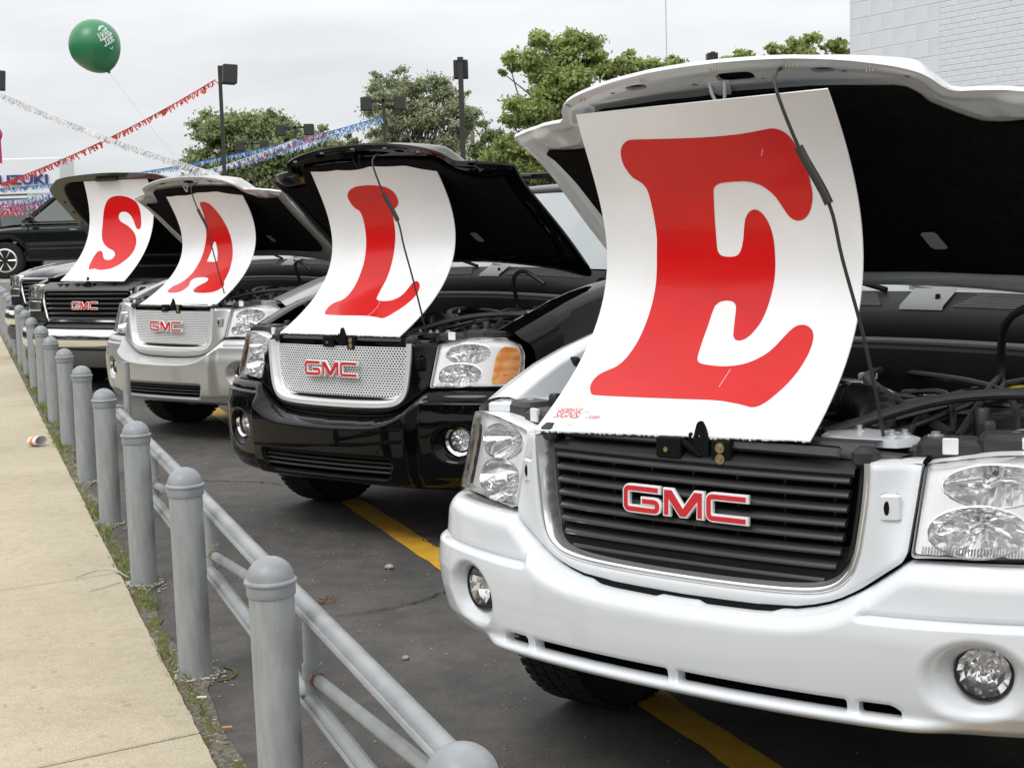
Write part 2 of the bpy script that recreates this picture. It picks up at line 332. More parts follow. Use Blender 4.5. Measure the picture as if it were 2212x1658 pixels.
def letter_outline(ch, w, H_=.072, k=0.):
    def stroke(P, w, rnd):
        P = [np.array(p, float) for p in P]
        if rnd:
            Q = [P[0]]
            for i in range(1, len(P) - 1):
                a, b, c = P[i - 1], P[i], P[i + 1]; la, lc = np.linalg.norm(a - b), np.linalg.norm(c - b); q = min(rnd, la * .45, lc * .45)
                s_, e_ = b + (a - b) / la * q, b + (c - b) / lc * q
                for t in np.linspace(0, 1, 5): Q.append((1 - t) ** 2 * s_ + 2 * t * (1 - t) * b + t * t * e_)
            Q.append(P[-1]); P = Q
        Lr, Rr = [], []
        for i, p in enumerate(P):
            d0 = (p - P[i - 1]) / np.linalg.norm(p - P[i - 1]) if i else (P[1] - p) / np.linalg.norm(P[1] - p)
            d1 = (P[i + 1] - p) / np.linalg.norm(P[i + 1] - p) if i < len(P) - 1 else d0
            n0, n1 = np.array([-d0[1], d0[0]]), np.array([-d1[1], d1[0]]); mm = n0 + n1; mm /= np.linalg.norm(mm); sc_ = min(1 / max(mm @ n0, .3), 1.9)
            e = np.zeros(2)
            if i == 0: e = -d0 * k
            if i == len(P) - 1: e = d0 * k
            Lr.append(p + mm * w / 2 * sc_ + e); Rr.append(p - mm * w / 2 * sc_ + e)
        return np.array(Lr + Rr[::-1])
    h = H_ / 2 - .0105
    if ch == 'G': return stroke([(-.062, h), (-.155, h), (-.155, -h), (-.066, -h), (-.066, -.004), (-.110, -.004)], w, .011)
    if ch == 'C': return stroke([(.168, h), (.072, h), (.072, -h), (.168, -h)], w, .011)
    Hm = .0300; P = np.array([(-.0465, -Hm), (-.0465, Hm), (-.026, Hm), (.004, -.012), (.034, Hm), (.0545, Hm), (.0545, -Hm), (.043, -Hm), (.043, Hm - .020), (.0115, -Hm), (-.0035, -Hm), (-.035, Hm - .020), (-.035, -Hm)]); q = []
    for i in range(len(P)):
        a, b, c = P[i - 1], P[i], P[(i + 1) % len(P)]; d0 = (b - a) / np.linalg.norm(b - a); d1 = (c - b) / np.linalg.norm(c - b); n0 = np.array([-d0[1], d0[0]]); n1 = np.array([-d1[1], d1[0]]); mm = n0 + n1; mm /= np.linalg.norm(mm); q.append(b + mm * (w - .0115) / 2 / max(mm @ n0, .45))
    return np.array(q)
    return stroke([(-.041, -h - .006), (-.041, h - .001), (-.027, h - .001), (.006, -h + .004), (.039, h - .001), (.049, h - .001), (.049, -h - .006)], w, 0)
def emblem(root, depth, v_of):
    em = None
    for ch in 'GMC':
        a = letter_outline(ch, .0205, k=.004); b = letter_outline(ch, .0175, k=.002); c = letter_outline(ch, .0115, k=-.002)
        m = MB(); n = len(a)
        V = [v_of(x, z, d) for P, d in ((a, 0.), (a, .008), (b, .0105)) for x, z in P]
        F = [(q * n + i, q * n + (i + 1) % n, (q + 1) * n + (i + 1) % n, (q + 1) * n + i) for q in range(2) for i in range(n)]
        F.append(tuple(range(2 * n, 3 * n))); m.add(V, F)
        nm = {'G': 'letter_g', 'M': 'letter_m', 'C': 'letter_c'}[ch]
        lo = m.build(nm, M_embc, root, 30)
        m = MB(); n = len(c); V = [v_of(x, z, d) for P, d in ((c, .0100), (c, .0114)) for x, z in P]
        F = [(i, (i + 1) % n, n + (i + 1) % n, n + i) for i in range(n)] + [tuple(range(n, 2 * n))]; m.add(V, F); m.build('red_inlay', M_red, lo, 30)
def wheel(root, c, side, name='wheel', rim_m=None, R_=.365, w=.235):
    x, y, z = c; m = MB(); t = []
    prof = [(R_ * .62, -w / 2 + .01), (R_ * .80, -w / 2), (R_ * .93, -w / 2 + .008), (R_ * .985, -w / 2 + .03), (R_, -w / 2 + .05), (R_, w / 2 - .05), (R_ * .985, w / 2 - .03), (R_ * .93, w / 2 - .008), (R_ * .80, w / 2), (R_ * .62, w / 2 - .01)]
    m.lathe(prof, c, 48, 'X', False)
    for k in range(60):
        a = 2 * math.pi * k / 60
        for j, dx in enumerate((-.085, -.045, 0, .045, .085)):
            aa = a + (.05 if j % 2 else 0); q = MB(); q.box((0, 0, 0), (.036, .026, .010), 0)
            rot = Matrix.Rotation(-aa, 3, 'X'); m.add([tuple(Vector(c) + rot @ (Vector(v) + Vector((dx, 0, R_ - .001)))) for v in q.V], q.F)
    ty = m.build('tyre', M_rubber, None, 40)
    wh = m2 = MB(); o = side * w / 2
    m2.lathe([(R_ * .64, -w / 2 + .02), (R_ * .60, 0), (R_ * .60, w / 2 - .05), (R_ * .64, w / 2 - .012), (R_ * .62, w / 2 - .006), (R_ * .58, w / 2 - .03), (R_ * .55, 0)] if side > 0 else [(R_ * .64, w / 2 - .02), (R_ * .60, 0), (R_ * .60, -w / 2 + .05), (R_ * .64, -w / 2 + .012), (R_ * .62, -w / 2 + .006), (R_ * .58, -w / 2 + .03), (R_ * .55, 0)], c, 36, 'X', False)
    for k in range(6):
        a = 2 * math.pi * k / 6; rot = Matrix.Rotation(a, 3, 'X'); q = MB(); q.box((0, 0, R_ * .30), (.035, .075, R_ * .6), 0, .01)
        m2.add([tuple(Vector(c) + Vector((side * (w / 2 - .035), 0, 0)) + rot @ Vector(v)) for v in q.V], q.F)
    m2.lathe([(.0, side * (w / 2 - .01)), (.05, side * (w / 2 - .015)), (.06, side * (w / 2 - .05))], c, 20, 'X')
    rim = m2.build('wheel', rim_m or mat('alloy', (.5, .5, .5), .3, metal=.9), root, 35)
    ty.name = 'tyre'; ty.parent = rim
    m3 = MB(); m3.lathe([(R_ * .5, 0), (R_ * .5, side * .01)], c, 24, 'X'); m3.build('brake_disc', M_bolt, rim)
    return rim
def lamp(root, s, amber, outline, ovals, posf, name='headlight', faint=False):
    """headlight on side s (+1/-1): outline and ovals in (s, z) of the right half"""
    ol = np.array(outline); pf = lambda x, y: sdf(ol, np.abs(x), y)
    x0, x1 = ol[:, 0].min() - .01, ol[:, 0].max() + .01; y0, y1 = ol[:, 1].min() - .01, ol[:, 1].max() + .01
    A, B = (x0, x1) if s > 0 else (-x1, -x0)
    def P(x, y, d): return posf(x, y, d)
    # housing rim
    V, F = iso(A, B, y0, y1, .008, lambda x, y: np.minimum(pf(x, y), .0050 - pf(x, y)), lambda x, y, f: P(x, y, .004), None)
    hb = obj(name, V, F, mat('lamp_rim', (.03, .03, .032), .25, coat=.6), root)
    m = MB(); m.add(*[q for q in (P(ol[:, 0] * s, ol[:, 1], .001),)][:0] or ([], []))
    wl = [list(map(tuple, P(ol[:, 0] * s, ol[:, 1], d))) for d in (-.001, .09)]; m.grid([r_ + [r_[0]] for r_ in wl]); m.build('lamp_housing', M_bezel, hb)
    def ov(x, y):
        x = np.abs(x); g = np.full(x.shape, -9.)
        for a, b, c, d in ovals: g = np.maximum(g, (1 - np.sqrt(((x - a) / c) ** 2 + ((y - b) / d) ** 2)) * min(c, d))
        return g
    amb = None
    if amber is not None:
        am = round_poly(amber, .02, 3); amb = lambda x, y: sdf(am, np.abs(x), y)
    def fb(x, y):
        f = np.minimum(pf(x, y) - .004, -ov(x, y))
        return np.minimum(f, -amb(x, y)) if amb else f
    V, F = iso(A, B, y0, y1, .006, fb, lambda x, y, f: P(x, y, .022 - .010 * ss(pf(x, y), 0, .02) * 0), lambda x, y: P(x, y, .034) - P(x, y, .022)); obj('bezel', V, F, M_bezel, hb)
    for k, (a, b, c, d) in enumerate(ovals):
        rows = []; nr, na = (12, 64) if k == 0 else (4, 16)
        for i in range(nr + 1):
            q = 1.03 - i / nr * .97; rr = []
            for j in range(na):
                t = 2 * math.pi * j / na; x, y = a + c * q * math.cos(t), b + d * q * math.sin(t)
                if k == 1 and False: pass
                dep = .026 + .075 * (1 - q * q) + (.0022 * math.sin(2 * math.pi * x / .019) if k == 0 else (.0035 if j % 2 else -.001) * (1 if i > 0 else 0))
                rr.append((x * s, y, dep))
            rows.append(rr)
        m = MB(); A_ = np.array(rows).reshape(-1, 3); Q = P(A_[:, 0], A_[:, 1], A_[:, 2]); m.grid([list(map(tuple, Q[i * na:(i + 1) * na])) for i in range(nr + 1)], True)
        rf = m.build('reflector', M_refl, hb, 60 if k == 0 else 0)
        m = MB(); c0 = P(np.array([a * s]), np.array([b]), np.array([.095]))[0]; m.lathe([(.0, -.055), (.009, -.052), (.013, -.04), (.013, 0)], c0, 12, 'Y'); m.build('bulb', M_satin, rf)
        ring = [tuple(P(np.array([(a + c * math.cos(t)) * s]), np.array([b + d * math.sin(t)]), np.array([.0215]))[0]) for t in np.linspace(0, 2 * math.pi, 33)]
        m = MB(); m.tube(ring, .0022, 6, False); m.build('reflector_rim', M_satin, rf)
    if amb:
        V, F = iso(A, B, y0, y1, .006, lambda x, y: amb(x, y), lambda x, y, f: P(x, y, .012 + .012 * ss(f, 0, .05) + .0015 * np.sin(y * 900)), None)
        obj('turn_signal', V, F, M_amber2 if not faint else mat('amber_faint', (.75, .62, .52), .3, metal=.3), hb, 20)
        pass
    # lower fluting in the lens
    V, F = iso(A, B, y0, y1, .008, pf, lambda x, y, f: P(x, y, .004 * (1 - ss(f, 0, .012)) - .001), None); obj('lens', V, F, M_lens, hb, 60)
    m = MB(); xs = np.arange(ol[:, 0].min() + .02, ol[:, 0].max() - .03, .0065); zb = ol[:, 1].min() + .006
    for x in xs:
        q = P(np.array([x * s] * 2), np.array([zb, zb + .016]), np.array([.018] * 2)); m.tube([tuple(q[0]), tuple(q[1])], .0018, 4)
    m.build('fluting', M_satin, hb, kind='stuff')
    return hb
HL = round_poly([(.557, .757), (.560, .953), (.60, .960), (.70, .974), (.80, .979), (.89, .972), (.955, .945), (.985, .90), (.995, .83), (.985, .775), (.965, .757)], .012, 3)
OVALS = [(.712, .908, .112, .046), (.688, .811, .107, .0545)]
AMB = [(.848, .772), (.848, .90), (.872, .938), (.945, .930), (.972, .89), (.975, .80), (.955, .770)]
def fog(root, s, cs, cz, dfun, r=.056, ring=False):
    c, n = dfun(cs * s, cz); c = Vector(c); n = Vector(n).normalized(); rot = n.to_track_quat('Y', 'Z').to_matrix()   # Y axis points outwards
    def put(mb): return [tuple(c + rot @ Vector(v)) for v in mb.V]
    fl = MB(); fl.lathe([(r + .006, -.03), (r + .006, .004), (r + .001, .006), (r, -.002)], (0, 0, 0), 28, 'Y', False); b = MB(); b.add(put(fl), fl.F); fo = b.build('fog_lamp', M_plast, root)
    q = MB(); rows = []
    for i in range(5):
        t = 1 - i / 4 * .9; rows.append([(r * t * math.cos(a), -.034 * (1 - t * t) - (.0022 if k % 2 else 0) * (i > 0), r * t * math.sin(a)) for k, a in enumerate(np.linspace(0, 2 * math.pi, 15)[:-1])])
    q.grid(rows, True); b = MB(); b.add(put(q), q.F); b.build('reflector', M_refl, fo, 0)
    q = MB(); q.lathe([(0, .0), (.008, -.002), (.011, -.02)], (0, 0, 0), 12, 'Y'); b = MB(); b.add(put(q), q.F); b.build('bulb', M_satin, fo)
    q = MB(); q.lathe([(0, .010), (r * .5, .009), (r * .85, .006), (r, .002)], (0, 0, 0), 28, 'Y', False); b = MB(); b.add(put(q), q.F); b.build('lens', M_lens, fo, 60)
    if ring:
        q = MB(); q.lathe([(r + .007, -.02), (r + .009, .012), (r + .020, .02), (r + .030, .010), (r + .03, -.01)], (0, 0, 0), 28, 'Y', False); b = MB(); b.add(put(q), q.F); b.build('chrome_ring', M_chrome, fo)
def bumper(root, style, paint):
    den = style == 'mesh'
    if den: BDz = np.array([(.272, -.05), (.282, -.02), (.300, .008), (.335, .030), (.36, .045), (.45, .058), (.55, .063), (.60, .062), (.66, .05), (.744, .045)])
    else: BDz = np.array([(.362, -.05), (.368, -.012), (.376, .026), (.386, .050), (.396, .060), (.406, .058), (.418, .050), (.45, .056), (.5, .062), (.56, .066), (.60, .066), (.66, .055), (.744, .048)])
    zmin = BDz[0, 0]
    BDz_s = smooth_poly(BDz, 4, False)
    slots = []
    if den: slots = [round_poly([(-.405, .425), (.405, .425), (.38, .340), (-.38, .340)], .02, 3)]
    else:
        for a, b in ((-.548, -.458), (-.432, -.014), (.014, .432), (.458, .548)):
            za = .441; slots.append(round_poly([(a, za - (.012 if abs(a) > .5 else 0)), (a + .02, za), (b - .02, za), (b, za - (.012 if abs(b) > .5 else 0)), (b, .411), (a, .411)], .006, 2))
    ztf = lambda s: np.interp(np.abs(s), ZT[:, 0], ZT[:, 1]) - (0 if den else .0075 * ss(np.abs(s), .045, .075) * (1 - ss(np.abs(s), .235, .275)))
    def field(s, z):
        f = np.minimum(ztf(s) - z, z - zmin); f = np.minimum(f, 1.28 - np.abs(s))
        for p in slots: f = np.minimum(f, -sdf(p, s, z))
        f = np.minimum(f, np.hypot(np.abs(s) - .712, z - .520) - fr_)
        u, v, nu, nv = plan(s); f = np.minimum(f, np.where(np.abs(s) > .8, np.hypot(v - WHEEL_V, z - .37) - .425, 9)); return f
    fr_ = .060 if not den else .054
    def dist(s, z):
        a = np.abs(s); d = np.interp(z, BDz_s[:, 0], BDz_s[:, 1]); sh = np.clip((np.interp(np.abs(s), ZT[:, 0], ZT[:, 1]) - z) / .055, 0, 1); d = (d if den else d + (np.interp(z, [.362, .372, .392, .43, .50, .56, .75], [-.05, -.012, .018, .044, .060, .066, .048]) - d) * ss(a, .56, .70)) * np.sqrt(1 - (1 - sh) ** 2) + .004 * (1 - sh)
        if not den:
            pod = ss(z, .626, .634) * ss(a, .448, .478); d = d - .020 * pod; d = d - .016 * np.exp(-((z - .630) / .005) ** 2) * ss(a, .448, .47)
        else:
            d = d + .055 * (1 - ss(a, .47, .535)) * (ss(z, .272, .31)) * ss(sh, 0, .9); d = d - .014 * ss(z, .690, .697) * ss(a, .52, .56)
            d = d - .010 * ss(.012 - np.abs(sdf(slots[0], s, z) + .004), 0, .010)
        r_ = np.hypot((a - .693) / .118, (z - .508) / .098); d = d - .058 * ss(1 - r_, 0, .62)
        d = d - .03 * np.exp(-((a - .693) / .15) ** 4) * 0
        return d
    def pos(s, z, f):
        u, v, nu, nv = plan(s); d = dist(s, z) - .004 * (1 - ss(f, 0, .006)); return np.stack([u + nu * d, v + nv * d, z], -1)
    def wall(s, z): u, v, nu, nv = plan(s); return np.stack([-nu * .03, -nv * .03, 0 * u], -1)
    V, F = iso(-1.285, 1.285, zmin, .75, .0052, field, pos, wall); bp = obj('bumper', V, F, paint, root, 50)
    # dark cavity and slats behind the intake
    m = MB()
    zs = (.345, .43) if den else (.405, .446); ss_ = np.linspace(-.56, .56, 25)
    rows = [list(map(tuple, (lambda q: np.stack([q[0] - q[2] * (-dd), q[1] - q[3] * (-dd), np.full(25, zz)], -1))(plan(ss_)))) for zz, dd in ((zs[0] - .015, .02), (zs[0] - .01, -.03), (zs[1] + .01, -.03), (zs[1] + .015, .02))]
    m.grid(rows); m.build('intake_cavity', M_dark, bp)
    if den:
        for z in (.364, .386, .408):
            u, v, nu, nv = plan(ss_[2:-2]); rows = [list(map(tuple, np.stack([u + nu * d, v + nv * d, np.full(21, z + dz)], -1))) for d, dz in ((.03, -.004), (.085, -.006), (.09, .0), (.085, .005), (.03, .006))]
            q = MB(); q.grid(rows); q.build('intake_slat', M_slat, bp)
    # under-tray so that the car does not look hollow from below
    def fogpos(cs, cz):
        a = float(cs); p = pos(np.array([a, a + .01]), np.array([cz, cz]), np.array([1., 1.])); q = pos(np.array([a]), np.array([cz]), np.array([1.]))[0]
        u, v, nu, nv = plan(np.array([a])); n = (nu[0] * .8, nv[0], 0.0); return (q[0] + n[0] * .012, q[1] + n[1] * .012, q[2]), n
    for s in (-1, 1): fog(bp, s, .712, .520, fogpos, .056 if not den else .05, den)
    return bp
def front_end(root, style, paint):
    den = style == 'mesh'; bumper(root, style, paint)
    outer = [(0, .613), (.2, .617), (.3, .624), (.343, .633), (.38, .644), (.406, .655), (.43, .668), (.452, .681), (.5, .716), (.54, .745), (.548, .765), (.551, .85), (.553, .948), (.53, .953), (.505, .955), (.472, .956), (.468, .962)]
    hp = [tuple(p) for p in outer]; po = np.array(hp + [(-x, y) for x, y in reversed(hp) if x > 0]); inn = np.vstack([INNER, [(-.467, 1.1), (.467, 1.1)]])
    V, F = iso(-.57, .57, .60, 1.0, .006, lambda x, y: np.minimum(sdf(po, x, y), -sdf(inn, x, y)), lambda x, y, f: Gp(x, y, .006 * (1 - ss(f, 0, .009)) - .004), lambda x, y: Gp(x, y, .035) - Gp(x, y, -.004 + .006))
    gs = obj('grille_surround', V, F, paint, root, 50)
    # top lip of the surround towards the engine bay
    for s in (-1, 1):
        xs = np.linspace(.468, .553, 6) * s; m = MB(); m.grid([list(map(tuple, Gp(xs, np.full(6, z), d))) for z, d in ((.953, .002), (.958, .012), (.960, .05), (.955, .09))]); m.build('surround_lip', paint, gs)
    c = Gp(np.array([.505]), np.array([.862]), np.array([-.012]))[0]
    for s in (-1, 1):
        m = MB(); m.box((c[0] * s, c[1] + .008, c[2]), (.046, .02, .062), s * .5, .006); sp = m.build('sensor_pod', paint, gs)
        m = MB(); m.lathe([(.0, -.0), (.006, -.0005), (.008, .004)], (0, 0, 0), 12, 'Y'); q = MB()
        q.add([(c[0] * s - s * .0035 + v[0] * .8, c[1] - .0075 + v[1], c[2] + v[2] * 2.2) for v in m.V], m.F); q.build('sensor_slot', M_dark, sp)
    P3 = lambda x, y, d: Gp(x, y, d)
    IN2 = INNER[INNER[:, 1] < .966]
    prof = [(0, .012), (.0, -.002), (.003, -.0045), (.008, -.005), (.012, -.003), (.015, .004), (.026, .040), (.028, .05)] if not den else [(0, .012), (0, -.003), (.003, -.008), (.012, -.011), (.024, -.009), (.029, -.002), (.034, .02), (.038, .035)]
    path_strip(IN2, prof, P3).build('chrome_trim', M_trim if den else M_ring, root, 40)
    bd = .09; xs = np.linspace(-.46, .46, 41)
    m = MB(); m.grid([list(map(tuple, Gp(xs, np.full(41, z), bd))) for z in (.63, .8, .98)]); gr = m.build('grille', M_dark, root)
    wz = lambda z: np.interp(z, [.66, .68, .705, .75, .80, .87, .93], [.32, .375, .405, .420, .428, .437, .441])
    if not den:
        path_strip(IN2, [(.026, .048), (.028, .040), (.033, .038), (.037, .042), (.038, .09)], P3).build('grille_frame', M_slatd, gr)
        for k in range(8):
            z = .914 - k * .0325; w = wz(z) - .026; x = np.linspace(-w, w, 37)
            pr = [(.0085, .052), (.0075, .042), (.005, .034), (.001, .0285), (-.004, .0265), (-.0085, .029), (-.010, .036), (-.009, .050)]
            rows = [list(map(tuple, Gp(x, np.full(37, z + a), d - .005))) for a, d in pr]; m = MB(); m.grid(rows, False)
            for e in (0, -1): m.add([rows[i][e] for i in range(len(rows))], [tuple(range(len(rows)))])
            m.build('slat', M_slat, gr, 50)
        for x in np.linspace(-.36, .36, 7):
            m = MB(); m.box((x, .05 + .08 + .03 * (x / .4) ** 2, .80), (.006, .05, .26)); m.build('rib', M_slat, gr)
        xs = np.linspace(-.425, .425, 30); m = MB(); m.grid([list(map(tuple, Gp(xs, np.full(30, z), d))) for z, d in ((.921, .030), (.928, .024), (.936, .026), (.952, .062), (.956, .10))]); m.build('grille_top_bar', M_slat, gr)
        dep = .0
        v_of = lambda x, z, d: tuple(Gp(np.array([x * 1.045 - .002]), np.array([.829 + z]), np.array([.012 - d]))[0])
    else:
        px, pz = .0172, .0118; V, F = [], []; n8 = 8; nn = 0
        for j in range(24):
            z = .660 + j * pz
            if z > .948: break
            w = wz(z) - .004
            for i in range(-34, 35):
                x = (i + (.5 if j % 2 else 0)) * px
                if abs(x) + px / 2 > w + .012: continue
                b = len(V); sq = [(-.5, -.5), (0, -.5), (.5, -.5), (.5, 0), (.5, .5), (0, .5), (-.5, .5), (-.5, 0)]
                V += [(x + a * px, z + c_ * pz, .030) for a, c_ in sq]
                V += [(x + .0063 * math.cos(t), z + .0046 * math.sin(t), .0285) for t in (math.atan2(c_, a) for a, c_ in sq)]
                V += [(x + .0062 * math.cos(t), z + .0045 * math.sin(t), .032) for t in (math.atan2(c_, a) for a, c_ in sq)]
                for k in range(8):
                    F.append((b + k, b + (k + 1) % 8, b + 8 + (k + 1) % 8, b + 8 + k)); F.append((b + 8 + k, b + 8 + (k + 1) % 8, b + 16 + (k + 1) % 8, b + 16 + k))
        A = np.array(V); obj('mesh_panel', Gp(A[:, 0], A[:, 1], A[:, 2]), F, M_meshg, gr, 30, 'stuff')
        path_strip(IN2, [(.034, .036), (.036, .028), (.042, .027), (.046, .030)], P3).build('grille_frame', M_trim, gr)
        v_of = lambda x, z, d: tuple(Gp(np.array([x * 1.04 - .028]), np.array([.829 + z * 1.08]), np.array([.012 - d]))[0])
    emb = empty('emblem', (0, 0, 0)); emb.parent = gr
    bpy.data.objects.remove(emb); emblem(gr, 0, v_of)
    for s in (-1, 1): lamp(root, s, None if paint is M_silver else AMB, HL, OVALS, Lp, faint=(style == 'bars'))
    # black gap filler between lamps and bumper
    m = MB(); xs = np.linspace(-1.02, 1.02, 81); m.grid([list(map(tuple, Lp(xs, np.full(81, z), .045))) for z in (.60, .76)]); m.build('gap_filler', M_dark, root)
    for s in (-1, 1): m = MB(); xs = np.linspace(.545, .575, 4) * s; m.grid([list(map(tuple, Lp(xs, np.full(4, z), .05))) for z in (.74, .95)]); m.build('gap_filler', M_dark, root)
def engine_bay(root, paint, detail=True):
    # structure of the bay
    m = MB(); m.box((0, .75, .62), (1.60, 1.05, .02)); m.box((-.77, .78, .80), (.02, .9, .36)); m.box((.77, .78, .80), (.02, .9, .36)); m.box((0, 1.16, .85), (1.6, .04, .55)); m.box((0, .18, .70), (.8, .03, .4)); m.build('engine_bay', M_dark, root)
    # radiator support with cover
    m = MB(); xs = np.linspace(-.44, .44, 23)
    m.grid([[(x, y + .03 * (x / .44) ** 2, z) for x in xs] for y, z in ((.115, .956), (.120, .975), (.135, .990), (.17, .993), (.22, .985), (.23, .93))]); cv = m.build('radiator_cover', M_plast2, root)
    for s in (-1, 1):
        m = MB(); m.box((.438 * s, .125, .965), (.052, .06, .048), 0, .012); m.build('cover_end_cap', M_plast2, cv)
        m = MB(); m.box((.235 * s, .108, .972), (.30, .012, .030), 0, .006, ('X', -.5)); m.build('cover_panel', M_slat, cv)
    # latch
    lt = MB(); lt.add(*iso(-.05, .05, .93, 1.06, .006, lambda x, y: np.minimum(sdf(round_poly([(-.024, .925), (.028, .925), (.025, .975), (.018, 1.010), (.007, 1.030), (-.005, 1.025), (-.017, .985)], .006, 3), x, y), np.hypot(x + .002, y - .990) - .006), lambda x, y, f: np.stack([x, 0 * x + .088, y], -1), lambda x, y: np.tile([0, .008, 0], (len(x), 1))))
    lt.box((-.030, .10, .970), (.010, .012, .055), 0, .003); lt.box((-.022, .088, .962), (.05, .014, .014), .3, .003, ('Y', .7)); lt.tube([(-.05, .085, .985), (-.02, .08, .965), (.005, .084, .945)], .004); lt.V = [(x + .028, y, z - .003) for x, y, z in lt.V]; la = lt.build('hood_latch', M_dark, cv)
    for bx_, bd2 in (((-.052, .098, .957), (.07, .045, .05)), ((.088, .100, .952), (.05, .035, .06))): m = MB(); m.box(bx_, bd2, 0, .003); m.build('latch_bracket', M_dark, la)
    for x, z in ((-.058, .953), (.09, .966), (.09, .940)): m = MB(); m.lathe([(0, -.008), (.006, -.007), (.007, -.003), (.0125, -.002), (.0125, .002)], (x, .080, z), 12, 'Y'); m.build('latch_bolt', M_gold, la)
    for s in (-1, 1):
        # painted support plates with bolts
        pl = MB(); q = [(.27, .27), (.31, .35), (.43, .33), (.50, .27), (.47, .215), (.36, .19), (.29, .20)]; Vv = [(x * s, y, .995) for x, y in q] + [(x * s, y, .975) for x, y in q]; n = len(q)
        pl.add(Vv, [tuple(range(n))] + [(i, (i + 1) % n, n + (i + 1) % n, n + i) for i in range(n)]); p1 = pl.build('support_plate', paint if paint is not M_black else M_plast, root)
        for x, y in ((.33, .31), (.43, .27), (.455, .29)): m = MB(); m.lathe([(.014, .995), (.014, .999), (.008, 1.0), (.008, 1.008), (0, 1.009)], (x * s, y, 0), 12); m.build('plate_bolt', M_bolt, p1)
        m = MB(); m.box((.73 * s, .37, .99), (.16, .14, .03), s * -.3, .006); m.build('support_plate', paint if paint is not M_black else M_plast, root)
        # black crossbar and lamp carriers
        m = MB(); xs = np.linspace(.20, .50, 12); m.grid([[(x * s, .165 + .10 * (x - .2) + dy, .985 - .07 * (x - .2) + dz) for x in xs] for dy, dz in ((-.03, -.04), (-.03, -.01), (-.022, 0), (.022, 0), (.03, -.01), (.03, -.04))]); m.build('crossbar', M_plast2, root)
        br = MB(); br.box((.565 * s, .285, .975), (.14, .10, .045), s * .35, .012); br.box((.675 * s, .335, .985), (.12, .10, .050), s * .35, .012); br.box((.62 * s, .31, .955), (.30, .06, .05), s * .4, .01); b2 = br.build('lamp_carrier', M_plast2, root)
        for x, y in ((.535, .275), (.69, .35)): m = MB(); m.lathe([(.019, 1.0), (.019, 1.005), (.010, 1.006), (.010, 1.012), (0, 1.013)], (x * s, y, -.002), 14); m.build('carrier_bolt', M_bolt, b2)
        m = MB(); m.lathe([(.018, .99), (.018, 1.02), (.014, 1.028), (0, 1.03)], (.617 * s, .37, 0), 8); m.build('filler_cap', M_plast, b2)
        m = MB(); m.box((.585 * s, .238, .985), (.034, .012, .036), s * .35, .002); m.build('carrier_clip', M_label if 0 else mat('clip_white', (.7, .7, .7), .5), b2)
    if not detail: pass
    # boxes, hoses, tubes
    m = MB(); m.box((.50, .84, .93), (.52, .40, .14), .08, .02); m.box((.60, .72, .90), (.34, .2, .12), .05, .02); ab = m.build('air_box', M_plast2, root)
    m = MB(); m.box((.315, .80, 1.0035), (.15, .06, .003), .12); m.build('warning_label', M_label, ab)
    m = MB(); m.box((.63, .98, .97), (.30, .22, .13), -.05, .02); m.build('fuse_box', M_plast2, root)
    m = MB(); m.tube([tuple(p) for p in smooth_poly([(.26, .27, .985), (.32, .36, 1.01), (.42, .50, 1.045), (.55, .60, 1.06), (.75, .66, 1.06), (.80, .9, 1.04)], 5, False)], .014, 10); m.build('coolant_hose', M_plast2, root)
    m = MB(); m.tube([tuple(p) for p in smooth_poly([(-.18, 1.13, 1.02), (.05, .95, 1.02), (.17, .86, 1.005), (.215, .83, .98), (.225, .82, .93), (.22, .80, .80)], 5, False)], .011, 10); m.build('steel_pipe', M_satin, root)
    m = MB(); m.tube([tuple(p) for p in smooth_poly([(.42, .98, .98), (.40, 1.0, 1.10), (.46, .9, 1.22), (.60, .8, 1.26), (.72, .8, 1.2)], 6, False)], .011, 10); m.build('rubber_hose', M_plast, root)
    e = MB(); e.box((-.05, .68, .90), (.52, .56, .14), 0, .03); e.box((-.05, .5, .955), (.40, .16, .05), 0, .02)
    for k in range(5): e.tube([(-.28 + k * .11, .45, .93), (-.26 + k * .11, .72, 1.0), (-.25 + k * .11, .95, .96)], .018, 8)
    e.lathe([(.12, -.02), (.12, .02)], (-.02, .33, .86), 24, 'Y'); e.build('engine', mat('engine_plastic', (.02, .02, .02), .5, var=.4, vscale=20), root)
    # corrugated duct, wires, small connectors
    m = MB(); pts = smooth_poly([(.30, .40, .93), (.28, .52, 1.0), (.18, .62, 1.02), (.05, .66, 1.0)], 10, False); m.tube([tuple(p) for p in pts], [.045 + (.006 if i % 2 else 0) for i in range(len(pts))], 12); m.build('air_duct', M_plast, root)
    for a, b, c_ in (((.52, .95, 1.04), (.045, .03, .03), M_label), ((.05, .93, 1.05), (.05, .03, .02), mat('clip_white', (.7, .7, .7), .5)), ((.26, .98, 1.0), (.12, .06, .02), M_satin), ((.44, 1.0, 1.03), (.05, .04, .012), mat('cap_yellow', (.5, .35, .02), .5))):
        m = MB(); m.box(a, b, .3, .004); m.build('connector', c_, root)
    wr = random.Random(3)
    for k in range(9):
        a = Vector((wr.uniform(-.6, .6), wr.uniform(.35, .6), .96)); b = Vector((wr.uniform(-.6, .7), wr.uniform(.8, 1.12), 1.0)); c_ = (a + b) / 2 + Vector((wr.uniform(-.2, .2), 0, wr.uniform(.03, .1)))
        m = MB(); m.tube([tuple(p) for p in smooth_poly([a, c_, b], 6, False)], wr.choice((.004, .006, .008)), 6); m.build('wire', M_plast, root)
